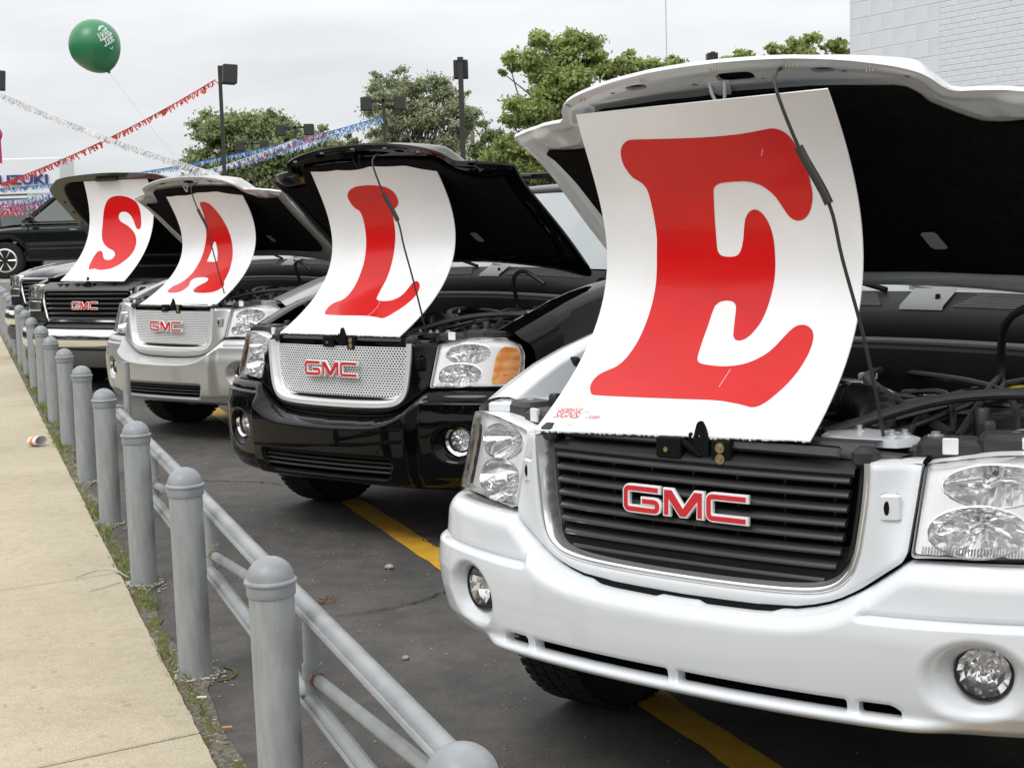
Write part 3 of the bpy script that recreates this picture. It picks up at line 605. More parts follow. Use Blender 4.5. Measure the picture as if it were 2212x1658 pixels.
    for k in range(34):
        x, y = wr.uniform(-.66, .7), wr.uniform(.34, 1.08); z = wr.uniform(.95, 1.02); q = wr.random(); c_ = M_plast2 if q < .6 else (M_bolt if q < .8 else (mat('clip_white', (.7, .7, .7), .5) if q < .87 else M_plast)); m = MB()
        if wr.random() < .5: m.box((x, y, z), (wr.uniform(.015, .07), wr.uniform(.015, .05), wr.uniform(.01, .05)), wr.uniform(0, 3), .004)
        else: rr = wr.uniform(.008, .028); m.lathe([(rr, -.05), (rr, .012), (rr * .8, .018), (0, .019)], (x, y, z), 14)
        m.build(wr.choice(('relay', 'connector', 'cap', 'bracket')), c_, root)
    for k in range(6):
        a = Vector((wr.uniform(.1, .7), wr.uniform(.3, .5), .97)); b = Vector((wr.uniform(-.1, .7), 1.08, 1.05)); c_ = (a + b) / 2 + Vector((wr.uniform(-.15, .15), 0, wr.uniform(.0, .05)))
        m = MB(); m.tube([tuple(p) for p in smooth_poly([a, c_, b], 6, False)], wr.choice((.009, .012, .016)), 8); m.build('hose', M_plast, root)
    for s in (-1, 1):
        m = MB(); m.box((.66 * s, .80, .92), (.10, .30, .16), 0, .03); m.lathe([(.09, .9), (.09, .97), (.05, 1.0), (0, 1.0)], (.66 * s, .78, 0), 20); m.build('strut_tower', M_plast, root)
    # prop rod with its foam grip
    tp = [(.425, .26, .93), (.418, .235, 1.05), (.390, .21, 1.23), (.345, .20, 1.40), (.315, .195, 1.525), (.250, .175, 1.655), (.200, .165, 1.785), (.180, .20, 1.828), (.158, .262, 1.842)]
    pts = [tuple(p) for p in smooth_poly(tp, 5, False)]; m = MB(); m.tube(pts, .0043, 8); rd = m.build('prop_rod', M_plast, root)
    i0, i1 = 16, 24; 
    m = MB(); m.tube(pts[20:26], .0105, 10); m.build('foam_grip', M_plast2, rd)
def cowl(root, paint):
    xs = np.linspace(-.74, .74, 31); bow = lambda x: .10 * (x / .74) ** 2
    m = MB(); m.grid([[(x, y + bow(x) * .6, z - .03 * (x / .74) ** 2) for x in xs] for y, z in ((1.06, .98), (1.05, 1.06), (1.075, 1.115), (1.10, 1.128), (1.105, 1.140), (1.13, 1.142), (1.13, 1.165), (1.15, 1.21), (1.165, 1.222), (1.27, 1.268), (1.30, 1.262))]); cw = m.build('cowl', mat('cowl_black', (.007, .007, .007), .6, spec=.25), root)
    m = MB(); m.grid([[(x, y + bow(x) * .6, z - .03 * (x / .74) ** 2) for x in xs] for y, z in ((1.098, 1.128), (1.096, 1.136), (1.100, 1.144), (1.112, 1.144))]); m.build('cowl_seal', mat('seal_grey', (.25, .25, .25), .4), cw)
    for s in (-1, 1):
        for k in range(7):
            a, b = ((.19, .66) if s > 0 else (.03, .60)); y = 1.178 + k * .0125; x2 = np.linspace(a + k * .008, b - k * .02, 10) * s; z = 1.226 + k * .0055
            m = MB(); m.grid([[(x, yy + bow(x) * .6, zz - .03 * (x / .74) ** 2) for x in x2] for yy, zz in ((y, z + .001), (y + .001, z + .0075), (y + .007, z + .0105), (y + .008, z + .002))]); m.build('louvre', M_plast2, cw)
    x2 = np.linspace(.035, .165, 5); m = MB(); m.grid([[(x, y + bow(x) * .6, z - .03 * (x / .74) ** 2) for x in x2] for y, z in ((1.160, 1.222), (1.168, 1.234), (1.27, 1.277))]); m.build('cowl_plate', mat('cowl_plate', (.16, .165, .165), .35), cw)
    m = MB(); m.lathe([(.0, 1.295), (.007, 1.293), (.009, 1.27)], (.13, 1.215, -.03), 10); m.build('washer_nozzle', M_dark, cw)
    for x0, x1 in ((-.62, -.05), (.0, .60)):
        m = MB(); m.tube([(x1, 1.26, 1.272), (x1 - .2 * (x1 - x0), 1.28, 1.300), (x0, 1.32, 1.300)], .009, 6); m.tube([(x1 - .08, 1.28, 1.300), ((x0 + x1) / 2, 1.30, 1.314), (x0 - .02, 1.34, 1.305)], .008, 6); wp = m.build('wiper', M_dark, root)
        for f_ in (.25, .5, .75): m = MB(); m.box((x0 + (x1 - x0) * f_, 1.30, 1.308), (.03, .012, .012), 0, .002); m.build('wiper_bridge', M_plast, wp)
def body(root, paint, glass=M_glass, trim=M_plast, L_=4.75, interior=True):
    for s in (-1, 1):
        # front wing: cross-section from the inner gutter over the crest and down the side
        vv = np.linspace(.36, 1.42, 46)
        def sec(v, q):
            zi = np.interp(v, [.30, .45, .60, .75, .90, 1.1, 1.3, 1.45], [.985, 1.035, 1.082, 1.122, 1.152, 1.182, 1.205, 1.22]); ui = np.interp(v, [.3, .5, 1.3, 1.45], [.775, .775, .765, .765])
            hz = np.array([-.06, -.02, 0, .006, .004, -.006, -.03, -.07, -.13]); uu = np.array([ui - .035, ui - .012, ui, ui + .03, .845, .885, .918, .937, .944])
            Zs = np.concatenate([zi + hz, [.86, .78, .70, .60, .50, .42, .36]]); Us = np.concatenate([uu, [.946, .948, .952, .955, .952, .945, .935]])
            if v < .62: Us = Us - .03 * ((.62 - v) / .26) ** 1.3 * np.where(Zs > .7, 1, .6)
            t = np.linspace(0, 1, len(Zs)); return np.interp(q, t, Us), np.interp(q, t, Zs)
        def pos(v, q, f):
            U_, Z_ = zip(*[sec(a, b) for a, b in zip(v, q)]); U_ = np.array(U_); Z_ = np.array(Z_); rr = np.hypot(v - WHEEL_V, Z_ - .37); fl = .018 * np.exp(-((rr - .44) / .05) ** 2) * (Z_ < .84)
            return np.stack([(U_ + fl) * s, v, Z_], -1)
        def fld(v, q):
            Z_ = np.array([sec(a, b)[1] for a, b in zip(v, q)]); f = np.hypot(v - WHEEL_V, Z_ - .37) - .425; f = np.minimum(f, np.where((Z_ > .75), v - .43 - .25 * (.98 - Z_) * 0, np.where(Z_ > .744, v - .43, v - .46))) if True else f
            return np.where(q < .28, np.minimum(f, v - .36), f)
        def fld2(v, q):
            UZ = [sec(a, b) for a, b in zip(v, q)]; Z_ = np.array([z for _, z in UZ]); f = np.hypot(v - WHEEL_V, Z_ - .37) - .425
            front = np.interp(Z_, [.86, .90, .945, .97], [.428, .425, .405, .36]); return np.minimum(f, v - front)
        V, F = iso(.36, 1.42, 0, 1, .022, fld2, pos, None, .022); fe = obj('fender', V, F, paint, root, 50)
        m = MB(); m.box((.765 * s, .66, 1.085), (.035, .022, .03), 0, .006); m.build('bump_stop', M_rubber, fe)
        m = MB(); m.grid([[((.705) * s, v, .99), ((.735) * s, v, 1.0 + .0), ((.765) * s, v, np.interp(v, [.30, .6, .9, 1.3], [.955, 1.04, 1.11, 1.16]))] for v in np.linspace(.42, 1.3, 12)]); m.build('inner_wing', paint, fe)
        # wheel-arch liner
        m = MB(); A_ = np.linspace(-.1, math.pi + .1, 20); m.grid([[(x * s, WHEEL_V - math.cos(a) * .43, .37 + math.sin(a) * .43) for a in A_] for x in (.93, .62)]); m.build('arch_liner', M_dark, fe)
        m = MB(); m.grid([[(x * s, 3.68 - math.cos(a) * .43, .37 + math.sin(a) * .43) for a in A_] for x in (.93, .62)]); m.build('arch_liner', M_dark, root)
        wheel(root, (.785 * s, WHEEL_V, WHEEL_R), s); wheel(root, (.80 * s, 3.68, WHEEL_R), s)
        # body side with doors
        def side(v, z): return .948 + .006 * math.sin((v - 1.4) * .9) - .06 * max(0, (z - .98) / .25) ** 2 - .02 * max(0, .55 - z) / .2
        def bp(v, z, f): return np.stack([np.array([side(a, b) for a, b in zip(v, z)]) * s, v, z], -1)
        for nm, v0, v1 in (('door', 1.428, 2.50), ('door', 2.508, 3.40), ('quarter_panel', 3.408, 4.70)):
            V, F = iso(v0, v1, .33, 1.235, .045, lambda v, z: np.minimum(np.hypot(v - 3.68, z - .37) - .425, sdf(round_poly([(v0, .34), (v1, .34), (v1, 1.23), (v0, 1.23)], .02, 2), v, z)), bp, lambda v, z: np.tile([-.03 * s, 0, 0], (len(v), 1))); d = obj(nm, V, F, paint, root, 50)
            if nm == 'door': m = MB(); m.tube([(side(v1 - .25, 1) * s + .0 * s, v1 - .26, 1.03), (side(v1, 1) * s + .035 * s, v1 - .22, 1.035), (side(v1, 1) * s + .035 * s, v1 - .12, 1.035), (side(v1, 1) * s, v1 - .08, 1.03)], .012, 8); m.build('handle', paint, d)
        # greenhouse side
        def gp(v, z): return (.885 - (z - 1.23) * .33) * s
        poly = [(1.62, 1.245), (2.10, 1.60), (2.45, 1.625), (2.45, 1.245)], [(2.52, 1.245), (2.52, 1.625), (3.36, 1.61), (3.36, 1.245)], [(3.43, 1.245), (3.43, 1.608), (4.25, 1.57), (4.45, 1.245)]
        for p in poly:
            pp = round_poly(p, .03, 3); V, F = iso(1.5, 4.5, 1.24, 1.63, .05, lambda v, z: sdf(pp, v, z), lambda v, z, f: np.stack([gp(v, z), v, z], -1)); obj('side_window', V, F, glass, root, 50)
        fr_ = [(1.44, 1.225), (1.46, 1.26), (2.02, 1.69), (2.2, 1.715), (4.45, 1.66), (4.68, 1.3), (4.70, 1.225)]; pps = [round_poly(p, .03, 3) for p in poly]
        def pf(v, z):
            f = sdf(fr_, v, z)
            for q in pps: f = np.minimum(f, -sdf(q, v, z))
            return f
        V, F = iso(1.4, 4.75, 1.22, 1.72, .03, pf, lambda v, z, f: np.stack([gp(v, z) + .004 * s, v, z], -1), lambda v, z: np.tile([-.03 * s, 0, 0], (len(v), 1))); obj('pillar_frame', V, F, paint, root, 50)
        # mirror
        m = MB(); m.box((1.04 * s, 1.72, 1.26), (.19, .10, .15), s * .1, .035); m.box((.93 * s, 1.70, 1.24), (.08, .05, .04), 0, .01); mi = m.build('wing_mirror', paint if paint is not M_white else paint, root)
        m = MB(); m.box((1.04 * s, 1.772, 1.26), (.16, .004, .12), s * .1); m.build('mirror_glass', M_refl, mi)
    xs = np.linspace(-.70, .70, 17)
    # windscreen and roof
    ws = [[(x * (1.13 - .13 * t), 1.30 + .70 * t + .10 * (x / .7) ** 2 * (1 - .4 * t), 1.262 + .405 * t - .02 * (x / .7) ** 2) for x in xs] for t in np.linspace(0, 1, 9)]
    m = MB(); m.grid(ws); m.build('windscreen', glass, root, 60)
    for s in (-1, 1): m = MB(); m.tube([(.80 * s, 1.38, 1.24), (.74 * s, 1.72, 1.47), (.705 * s, 2.06, 1.668)], .024, 8); m.build('windscreen_pillar', paint, root)
    rf = MB(); rows = []
    for v, z, h in ((1.995, 1.666, .705), (2.0, 1.676, .705), (2.03, 1.694, .708), (2.12, 1.716, .712), (2.5, 1.742, .715), (3.3, 1.745, .712), (4.1, 1.72, .70), (4.42, 1.69, .69), (4.5, 1.66, .68)):
        rows.append([(x * h / .7, v + .05 * (x / .7) ** 2 * (1 if v < 2.6 else -1), z - .03 * (x / .7) ** 2 - .03 * abs(x / .7) ** 8) for x in xs])
    rf.grid(rows); ro = rf.build('roof', paint, root, 50)
    for s in (-1, 1):
        m = MB(); m.tube([tuple(p) for p in smooth_poly([(.60 * s, 2.15, 1.705), (.60 * s, 2.30, 1.765), (.60 * s, 2.5, 1.785), (.60 * s, 3.4, 1.79), (.60 * s, 4.1, 1.77), (.60 * s, 4.25, 1.70)], 5, False)], [.012] * 3 + [.019] * 23, 8); m.build('roof_rail', M_plast, ro)
    for v in (2.55, 3.7): m = MB(); m.box((0, v, 1.795), (1.2, .05, .02), 0, .008); m.build('roof_crossbar', M_plast, ro)
    m = MB(); m.grid([[(x, 4.70 + .03 * (1 - (x / .9) ** 2) - t * .12, .4 + .85 * t) for x in np.linspace(-.92, .92, 9)] for t in (0, .5, 1)]); m.build('tailgate', paint, root)
    m = MB(); m.grid([[(x * (1 - .2 * t), 4.60 - .15 * t, 1.25 + .40 * t) for x in np.linspace(-.88, .88, 9)] for t in (0, 1)]); m.build('rear_window', glass, root)
    m = MB(); m.box((0, 2.6, .36), (1.55, 4.0, .12), 0, .03); m.box((0, .62, .40), (1.1, .7, .14), 0, .03); m.box((0, .74, .36), (1.5, .12, .1)); m.build('underbody', M_dark, root)
    if interior:
        m = MB(); m.box((0, 1.62, 1.18), (1.5, .5, .12), 0, .04); m.build('dashboard', mat('dash', (.03, .03, .03), .6), root)
        for s in (-.4, .4): m = MB(); m.box((s, 2.5, 1.10), (.5, .14, .62), 0, .06); m.box((s, 2.52, 1.47), (.26, .1, .2), 0, .04); m.build('seat', mat('seat_cloth', (.10, .09, .08), .8), root)
SIGNS = {"E":{"u":[-0.4843,0.3011],"pl":[1.4753,1.1183,-1.5691,0.0188,0.428],"pr":[0.1652,0.6269,-1.4346,-0.0106,0.3648],"zb":[0.9706,0.997],"zt":[1.7789,1.7798],"L":[[[0.19,0.905],[0.218,0.908],[0.293,0.905],[0.415,0.9],[0.534,0.897],[0.65,0.899],[0.743,0.906],[0.771,0.907],[0.8,0.898],[0.823,0.875],[0.839,0.83],[0.849,0.776],[0.85,0.722],[0.846,0.695],[0.833,0.663],[0.813,0.639],[0.79,0.63],[0.768,0.633],[0.749,0.648],[0.732,0.676],[0.711,0.71],[0.684,0.734],[0.655,0.749],[0.612,0.758],[0.542,0.758],[0.512,0.755],[0.495,0.747],[0.484,0.729],[0.469,0.643],[0.467,0.557],[0.475,0.535],[0.49,0.527],[0.52,0.524],[0.543,0.527],[0.558,0.54],[0.57,0.573],[0.583,0.63],[0.598,0.656],[0.618,0.669],[0.64,0.668],[0.66,0.651],[0.677,0.618],[0.686,0.575],[0.689,0.523],[0.69,0.491],[0.689,0.449],[0.684,0.407],[0.676,0.362],[0.664,0.32],[0.644,0.288],[0.626,0.271],[0.606,0.264],[0.589,0.266],[0.577,0.275],[0.571,0.292],[0.563,0.333],[0.559,0.362],[0.552,0.377],[0.537,0.384],[0.513,0.386],[0.488,0.381],[0.475,0.369],[0.469,0.341],[0.466,0.304],[0.464,0.262],[0.468,0.218],[0.473,0.206],[0.484,0.198],[0.511,0.193],[0.564,0.189],[0.609,0.19],[0.65,0.196],[0.683,0.207],[0.715,0.224],[0.739,0.246],[0.762,0.276],[0.783,0.3],[0.804,0.311],[0.828,0.311],[0.85,0.301],[0.863,0.285],[0.868,0.261],[0.866,0.228],[0.855,0.187],[0.837,0.149],[0.811,0.114],[0.788,0.091],[0.77,0.081],[0.75,0.078],[0.719,0.083],[0.672,0.089],[0.61,0.094],[0.494,0.095],[0.339,0.096],[0.147,0.099],[0.125,0.104],[0.109,0.116],[0.1,0.131],[0.103,0.149],[0.12,0.164],[0.163,0.182],[0.183,0.201],[0.198,0.232],[0.208,0.273],[0.214,0.324],[0.218,0.381],[0.22,0.433],[0.219,0.49],[0.219,0.544],[0.223,0.592],[0.223,0.652],[0.222,0.711],[0.218,0.75],[0.203,0.772],[0.171,0.791],[0.154,0.816],[0.146,0.84],[0.15,0.869],[0.163,0.89]]]},"L":{"u":[-0.4001,0.3872],"pl":[0.5908,1.2939,-1.7443,0.0892,0.5007],"pr":[0.3191,0.8747,-1.8209,0.1827,0.5264],"zb":[0.9912,0.9908],"zt":[1.8221,1.8216],"L":[[[0.229,0.812],[0.259,0.834],[0.309,0.851],[0.378,0.858],[0.463,0.857],[0.53,0.85],[0.577,0.834],[0.606,0.81],[0.615,0.781],[0.612,0.753],[0.596,0.733],[0.563,0.713],[0.545,0.697],[0.538,0.677],[0.533,0.629],[0.531,0.566],[0.526,0.503],[0.522,0.43],[0.523,0.358],[0.526,0.296],[0.525,0.241],[0.535,0.197],[0.544,0.187],[0.56,0.18],[0.605,0.176],[0.654,0.178],[0.694,0.187],[0.725,0.206],[0.74,0.235],[0.749,0.267],[0.761,0.284],[0.783,0.288],[0.808,0.277],[0.828,0.257],[0.839,0.23],[0.838,0.199],[0.822,0.168],[0.799,0.14],[0.773,0.116],[0.747,0.094],[0.717,0.085],[0.684,0.089],[0.617,0.094],[0.526,0.097],[0.379,0.096],[0.24,0.098],[0.209,0.104],[0.194,0.119],[0.191,0.143],[0.211,0.163],[0.259,0.18],[0.28,0.203],[0.288,0.24],[0.289,0.286],[0.287,0.343],[0.288,0.406],[0.287,0.474],[0.289,0.538],[0.289,0.602],[0.289,0.656],[0.284,0.693],[0.274,0.712],[0.245,0.729],[0.226,0.759],[0.219,0.788]]]},"A":{"u":[-0.3554,0.4562],"pl":[0.3113,1.3121,-1.7632,0.0837,0.5301],"pr":[0.1313,0.6208,-1.6329,0.1902,0.5145],"zb":[0.9813,0.9786],"zt":[1.8089,1.8231],"L":[[[0.415,0.874],[0.453,0.878],[0.491,0.873],[0.528,0.855],[0.559,0.818],[0.591,0.765],[0.622,0.698],[0.653,0.62],[0.68,0.543],[0.705,0.467],[0.73,0.396],[0.746,0.343],[0.77,0.28],[0.787,0.228],[0.804,0.187],[0.84,0.164],[0.848,0.144],[0.825,0.117],[0.769,0.101],[0.678,0.094],[0.563,0.097],[0.515,0.105],[0.495,0.12],[0.496,0.14],[0.529,0.163],[0.568,0.184],[0.564,0.205],[0.539,0.215],[0.484,0.22],[0.415,0.219],[0.362,0.212],[0.339,0.196],[0.347,0.173],[0.369,0.16],[0.37,0.142],[0.358,0.114],[0.313,0.096],[0.214,0.092],[0.16,0.1],[0.148,0.112],[0.154,0.144],[0.195,0.162],[0.229,0.181],[0.257,0.218],[0.278,0.26],[0.289,0.325],[0.301,0.39],[0.317,0.479],[0.338,0.567],[0.358,0.656],[0.376,0.723],[0.388,0.778],[0.393,0.828],[0.396,0.85]],[[0.452,0.53],[0.469,0.517],[0.491,0.47],[0.513,0.421],[0.528,0.377],[0.534,0.353],[0.406,0.354],[0.398,0.362],[0.406,0.411],[0.421,0.46],[0.432,0.504]]]},"S":{"u":[-0.3196,0.4771],"pl":[0.6063,-1.2702,0.5894,0.4508],"pr":[0.2256,-1.0876,0.6354,0.4554],"zb":[1.0669,1.0584],"zt":[2.0111,2.0086],"L":[[[0.212,0.531],[0.217,0.634],[0.24,0.715],[0.278,0.771],[0.337,0.816],[0.414,0.837],[0.494,0.843],[0.585,0.835],[0.672,0.813],[0.748,0.774],[0.779,0.73],[0.8,0.674],[0.813,0.608],[0.821,0.542],[0.817,0.51],[0.793,0.499],[0.763,0.505],[0.733,0.534],[0.707,0.574],[0.664,0.626],[0.617,0.662],[0.571,0.678],[0.516,0.679],[0.48,0.665],[0.463,0.634],[0.474,0.601],[0.509,0.577],[0.593,0.546],[0.672,0.507],[0.743,0.458],[0.789,0.407],[0.818,0.352],[0.827,0.293],[0.813,0.241],[0.772,0.193],[0.715,0.149],[0.641,0.118],[0.547,0.104],[0.452,0.103],[0.375,0.113],[0.31,0.106],[0.275,0.118],[0.245,0.157],[0.23,0.217],[0.24,0.269],[0.273,0.289],[0.308,0.286],[0.342,0.268],[0.393,0.226],[0.439,0.204],[0.494,0.197],[0.542,0.206],[0.562,0.235],[0.54,0.265],[0.492,0.29],[0.4,0.315],[0.323,0.346],[0.27,0.382],[0.233,0.428],[0.215,0.479]]]}}
# ---------------------------------------------------------------- letter boards
def board(car, key, label, group='curved letter boards under the raised hoods'):
    D = SIGNS[key]; uL, uR = D['u']; pl, pr = D['pl'], D['pr']; zb, zt = D['zb'], D['zt']
    def S(a, t, d=0.):
        a = np.asarray(a, float); t = np.asarray(t, float)
        def q(t): zL = zb[0] + (zt[0] - zb[0]) * t; zR = zb[1] + (zt[1] - zb[1]) * t; return (1 - a) * np.polyval(pl, zL - 1.4) + a * np.polyval(pr, zR - 1.4), (1 - a) * zL + a * zR
        v, z = q(t); v2, z2 = q(t + .01); dv, dz = v2 - v, z2 - z; l_ = np.hypot(dv, dz); return np.stack([uL + (uR - uL) * a, v - d * dz / l_, z + d * dv / l_], -1)
    root = empty('letter_board', (.3707181, 3.46062652, 0) if key == 'E' else car.location, car.rotation_euler.z, label, 'sign', group)
    n, k = 13, 41; A = np.linspace(0, 1, n); T = np.linspace(0, 1, k); jit = np.random.default_rng(ord(key))
    m = MB(); rows = []
    def row(t, d, e=0): P = S(A, np.full(n, t), d); return [tuple(p) for p in P]
    rows = [row(t, 0) for t in T] + [row(t, -.004) for t in T[::-1]]; rows.append(rows[0]); m.grid(rows)
    for a in (0, n - 1):
        for i in range(k - 1): m.quad(rows[i][a], rows[i + 1][a], rows[2 * k - 2 - i][a], rows[2 * k - 1 - i][a])
    m.build('panel', M_signw, root, 60)
    # frayed bottom edge of the corrugated sheet
    m = MB(); P = S(np.linspace(0, 1, 121), np.zeros(121), .0)
    for i in range(120):
        q = P[i]; h = jit.uniform(.002, .007); m.add([tuple(P[i] + (0, -.0005, 0)), tuple(P[i + 1] + (0, -.0005, 0)), tuple(P[i + 1] + (0, .0, -h)), tuple(P[i] + (0, .0, -h * jit.uniform(.3, 1)))], [(0, 1, 2, 3)])
    m.build('frayed_edge', M_signw, root, 0)
    polys = [smooth_poly(p, 5) for p in D['L']]
    def fld(a, t):
        X = a * .79; Y = t * .92; f = sdf(polys[0] * [.79, .92], X, Y)
        for p in polys[1:]: f = np.minimum(f, -sdf(p * [.79, .92], X, Y))
        return f
    def pos(a, t, f): return S(a, t, .0009)
    p0 = polys[0]; V, F = iso(p0[:, 0].min() - .02, p0[:, 0].max() + .02, p0[:, 1].min() - .02, p0[:, 1].max() + .02, .0125, fld, pos)
    obj('letter_' + key.lower(), V, F, M_signr, root, 60)
    if key == 'E':
        for txt, a0, t0, h in (('UNDERHOOD', .037, .0505, .0095), ('SIGNS', .035, .034, .0150), ('.com', .175, .034, .011)):
            cu = bpy.data.curves.new('txt', 'FONT'); cu.body = txt; cu.size = 1; cu.shear = .3; to = bpy.data.objects.new('txt', cu); COL.objects.link(to)
            bpy.context.view_layer.update(); me = bpy.data.meshes.new_from_object(to); V = np.array([v.co[:] for v in me.vertices]); F = [tuple(p.vertices) for p in me.polygons]; bpy.data.objects.remove(to)
            wid = {'UNDERHOOD': .078, 'SIGNS': .078, '.com': .036}[txt]; V[:, 0] *= wid / V[:, 0].max() / .79; V[:, 1] *= h / .7 / .9; obj('printed_text', S(a0 + V[:, 0], t0 + V[:, 1], .0011), F, M_signr, root, 0)
        m = MB()
        for ln in ([(0, 0), (.1, .1), (.2, .5), (.3, .9), (.7, 1), (.85, .5), (1, .35), (1, 0)], [(.15, .0), (.2, .22), (.27, .22), (.32, 0)], [(.7, 0), (.75, .22), (.82, .22), (.87, 0)]):
            q = [tuple(S(.125 + x * .06, .034 + y * .018, .001)) for x, y in ln]; m.tube(q, .0006, 4)
        m.build('printed_drawing', mat('grey_ink', (.3, .28, .28), .5), root)
        for a, t, l_ in ((.60, .13, .05), (.70, .83, .02)): m = MB(); m.tube([tuple(S(a, t, .0012)), tuple(S(a + .012, t + l_, .0012))], .0007, 4); m.build('scratch', M_signw, root)
    if key == 'L':
        m = MB(); m.tube([tuple(S(a, t, .0012)) for a, t in ((.585, .175), (.60, .15), (.60, .12), (.585, .09))], .0008, 4); m.build('scratch', M_signw, root)
    return root
# ---------------------------------------------------------------- full-size SUVs with chrome bumpers
def big_suv(pos, th, paint, label, group, hood_up=True, frame_m=None, badge=True):
    root = empty('parked_suv', pos, -th, label, 'car', group)
    pl = smooth_poly(np.array([(0, .05), (.3, .055), (.5, .07), (.62, .09), (.75, .13), (.86, .185), (.93, .26), (.97, .36), (.985, .5), (.985, .8)]), 5, False)
    sl = np.concatenate([[0], np.cumsum(np.hypot(*np.diff(pl, axis=0).T))])
    def P(s, z, d=0.): s = np.asarray(s, float); z = np.asarray(z, float); u, v, nu, nv = plan(s, pl, sl); return np.stack([u - nu * d, v - nv * d + .08 * (z - .7), z + 0 * u], -1)
    # chrome bumper with black lower valance and grey top pads
    xs = np.linspace(-1.2, 1.2, 81); g = lambda pr: [[tuple(q) for q in P(xs, np.full(81, z), d)] for z, d in pr]
    m = MB(); m.grid(g([(.615, .03), (.610, -.045), (.600, -.058), (.52, -.066), (.45, -.055), (.425, -.03), (.42, .02)])); bp = m.build('bumper', M_chrome, root, 50)
    m = MB(); m.grid(g([(.42, .01), (.40, -.03), (.33, -.035), (.25, .0), (.24, .06)])); m.build('valance', mat('valance_grey', (.06, .06, .058), .5), bp)
    for s in (-1, 1):
        x2 = np.linspace(.50, 1.0, 20) * s; m = MB(); m.grid([[tuple(q) for q in P(x2, np.full(20, z), d)] for z, d in ((.612, .0), (.630, -.05), (.650, -.045), (.662, -.01), (.664, .03))]); m.build('bumper_pad', M_plast2, bp)
    m = MB(); x3 = np.linspace(-.5, .5, 21); m.grid([[tuple(q) for q in P(x3, np.full(21, z), d)] for z, d in ((.612, .0), (.622, -.03), (.645, -.02), (.664, .03))]); m.build('bumper_step', M_slat, bp)
    # front clip behind
    m = MB(); m.grid(g([(.55, .03), (.66, .025), (1.0, .06)])); m.build('front_panel', M_dark, root)
    # grille with chrome rim
    rim = round_poly([(-.575, .995), (.575, .995), (.575, .86), (.50, .668), (-.50, .668), (-.575, .86)], .055, 5)
    def pf(x, y, d): return P(x, y, d)
    ps = path_strip(np.vstack([rim, rim[:1]])[::-1], [(-.034, .03), (-.033, -.002), (-.026, -.012), (-.008, -.014), (0, -.004), (.004, .03)], pf, False)
    gr = obj('grille', *iso(-.56, .56, .68, .985, .03, lambda x, y: sdf(rim, x, y), lambda x, y, f: P(x, y, .05)), M_dark, root)
    ps.build('chrome_rim', M_chrome, gr)
    for k in range(6):
        z = .938 - k * .046; w = np.interp(z, [.67, .72, .86, .95], [.43, .48, .53, .52]); x = np.linspace(-w, w, 25); m = MB(); m.grid([[tuple(q) for q in P(x, np.full(25, z + a), d)] for a, d in ((.012, .05), (.009, .012), (0, .004), (-.009, .012), (-.010, .05))]); m.build('slat', M_slat, gr)
    if badge: emblem(gr, 0, lambda x, z, d: tuple(P(np.array([x]), np.array([.83 + z * 1.1]), np.array([.004 - d]))[0]))
    for s in (-1, 1):
        lamp(root, s, [(.90, .88), (.90, 1.0), (.97, .99), (1.0, .90)], round_poly([(.600, .885), (.602, 1.02), (.75, 1.03), (.93, 1.015), (1.02, .97), (1.02, .885)], .015, 3), [(.68, .95, .06, .055), (.81, .95, .06, .055)], lambda x, y, d: P(x, y, d), faint=True)
        pg = round_poly([(.600, .775), (.60, .872), (1.02, .872), (1.02, .80), (.9, .77)], .015, 3); A, B = (.58, 1.04) if s > 0 else (-1.04, -.58)
        V, F = iso(A, B, .76, .88, .012, lambda x, y: sdf(pg, np.abs(x), y), lambda x, y, f: P(x, y, .004 * (1 - ss(f, 0, .01)))); obj('parking_lamp', V, F, M_satin, root, 50)
        m = MB(); x4 = np.linspace(.52, 1.0, 16) * s; m.grid([[tuple(q) for q in P(x4, np.full(16, z), d)] for z, d in ((.665, .01), (.70, .008), (.768, .01))]); m.build('filler_panel', paint, root)
    # wings
    for s in (-1, 1):
        rows = []
        for v in np.linspace(.30, 1.7, 18):
            zi = np.interp(v, [.3, .6, 1.0, 1.7], [1.035, 1.10, 1.15, 1.19]); k = 0 if v > .6 else ((.6 - v) / .3) ** 1.4 * .05
            rows.append([((.80 - k) * s, v, zi - .03), ((.82 - k) * s, v, zi), ((.88 - k) * s, v, zi), ((.95 - k) * s, v, zi - .04), ((.985 - k) * s, v, zi - .14), ((1.0 - k) * s, v, .86), ((1.0 - k) * s, v, .80)])
        m = MB(); m.grid(rows); fe = m.build('fender', paint, root, 50)
        V, F = iso(.42, 1.72, .34, .80, .03, lambda v, z: np.minimum(np.hypot(v - .95, z - .39) - .46, .81 - z), lambda v, z, f: np.stack([np.full(len(v), 1.0 * s), v, z], -1), lambda v, z: np.tile([-.05 * s, 0, 0], (len(v), 1))); obj('fender_side', V, F, paint, fe, 50)
        wheel(root, (.84 * s, .95, .385), s, R_=.385, w=.25); wheel(root, (.84 * s, 3.9, .385), s, R_=.385, w=.25)
        m = MB(); m.box((.985 * s, 3.35, .80), (.05, 3.25, .86), 0, .03); m.build('body_side', paint, root)
        m = MB(); A_ = np.linspace(-.1, math.pi + .1, 16); m.grid([[(x * s, .95 - math.cos(a) * .46, .39 + math.sin(a) * .46) for a in A_] for x in (.98, .64)]); m.build('arch_liner', M_dark, fe)
        V, F = iso(1.9, 5.0, 1.24, 1.74, .06, lambda v, z: sdf(round_poly([(1.95, 1.25), (2.45, 1.72), (4.8, 1.72), (4.9, 1.25)], .04, 3), v, z), lambda v, z, f: np.stack([(.97 - (z - 1.23) * .3) * s, v, z], -1)); obj('side_window', V, F, M_glass, root)
        m = MB(); m.box((1.10 * s, 2.0, 1.32), (.2, .1, .2), 0, .04); m.build('wing_mirror', M_plast, root)
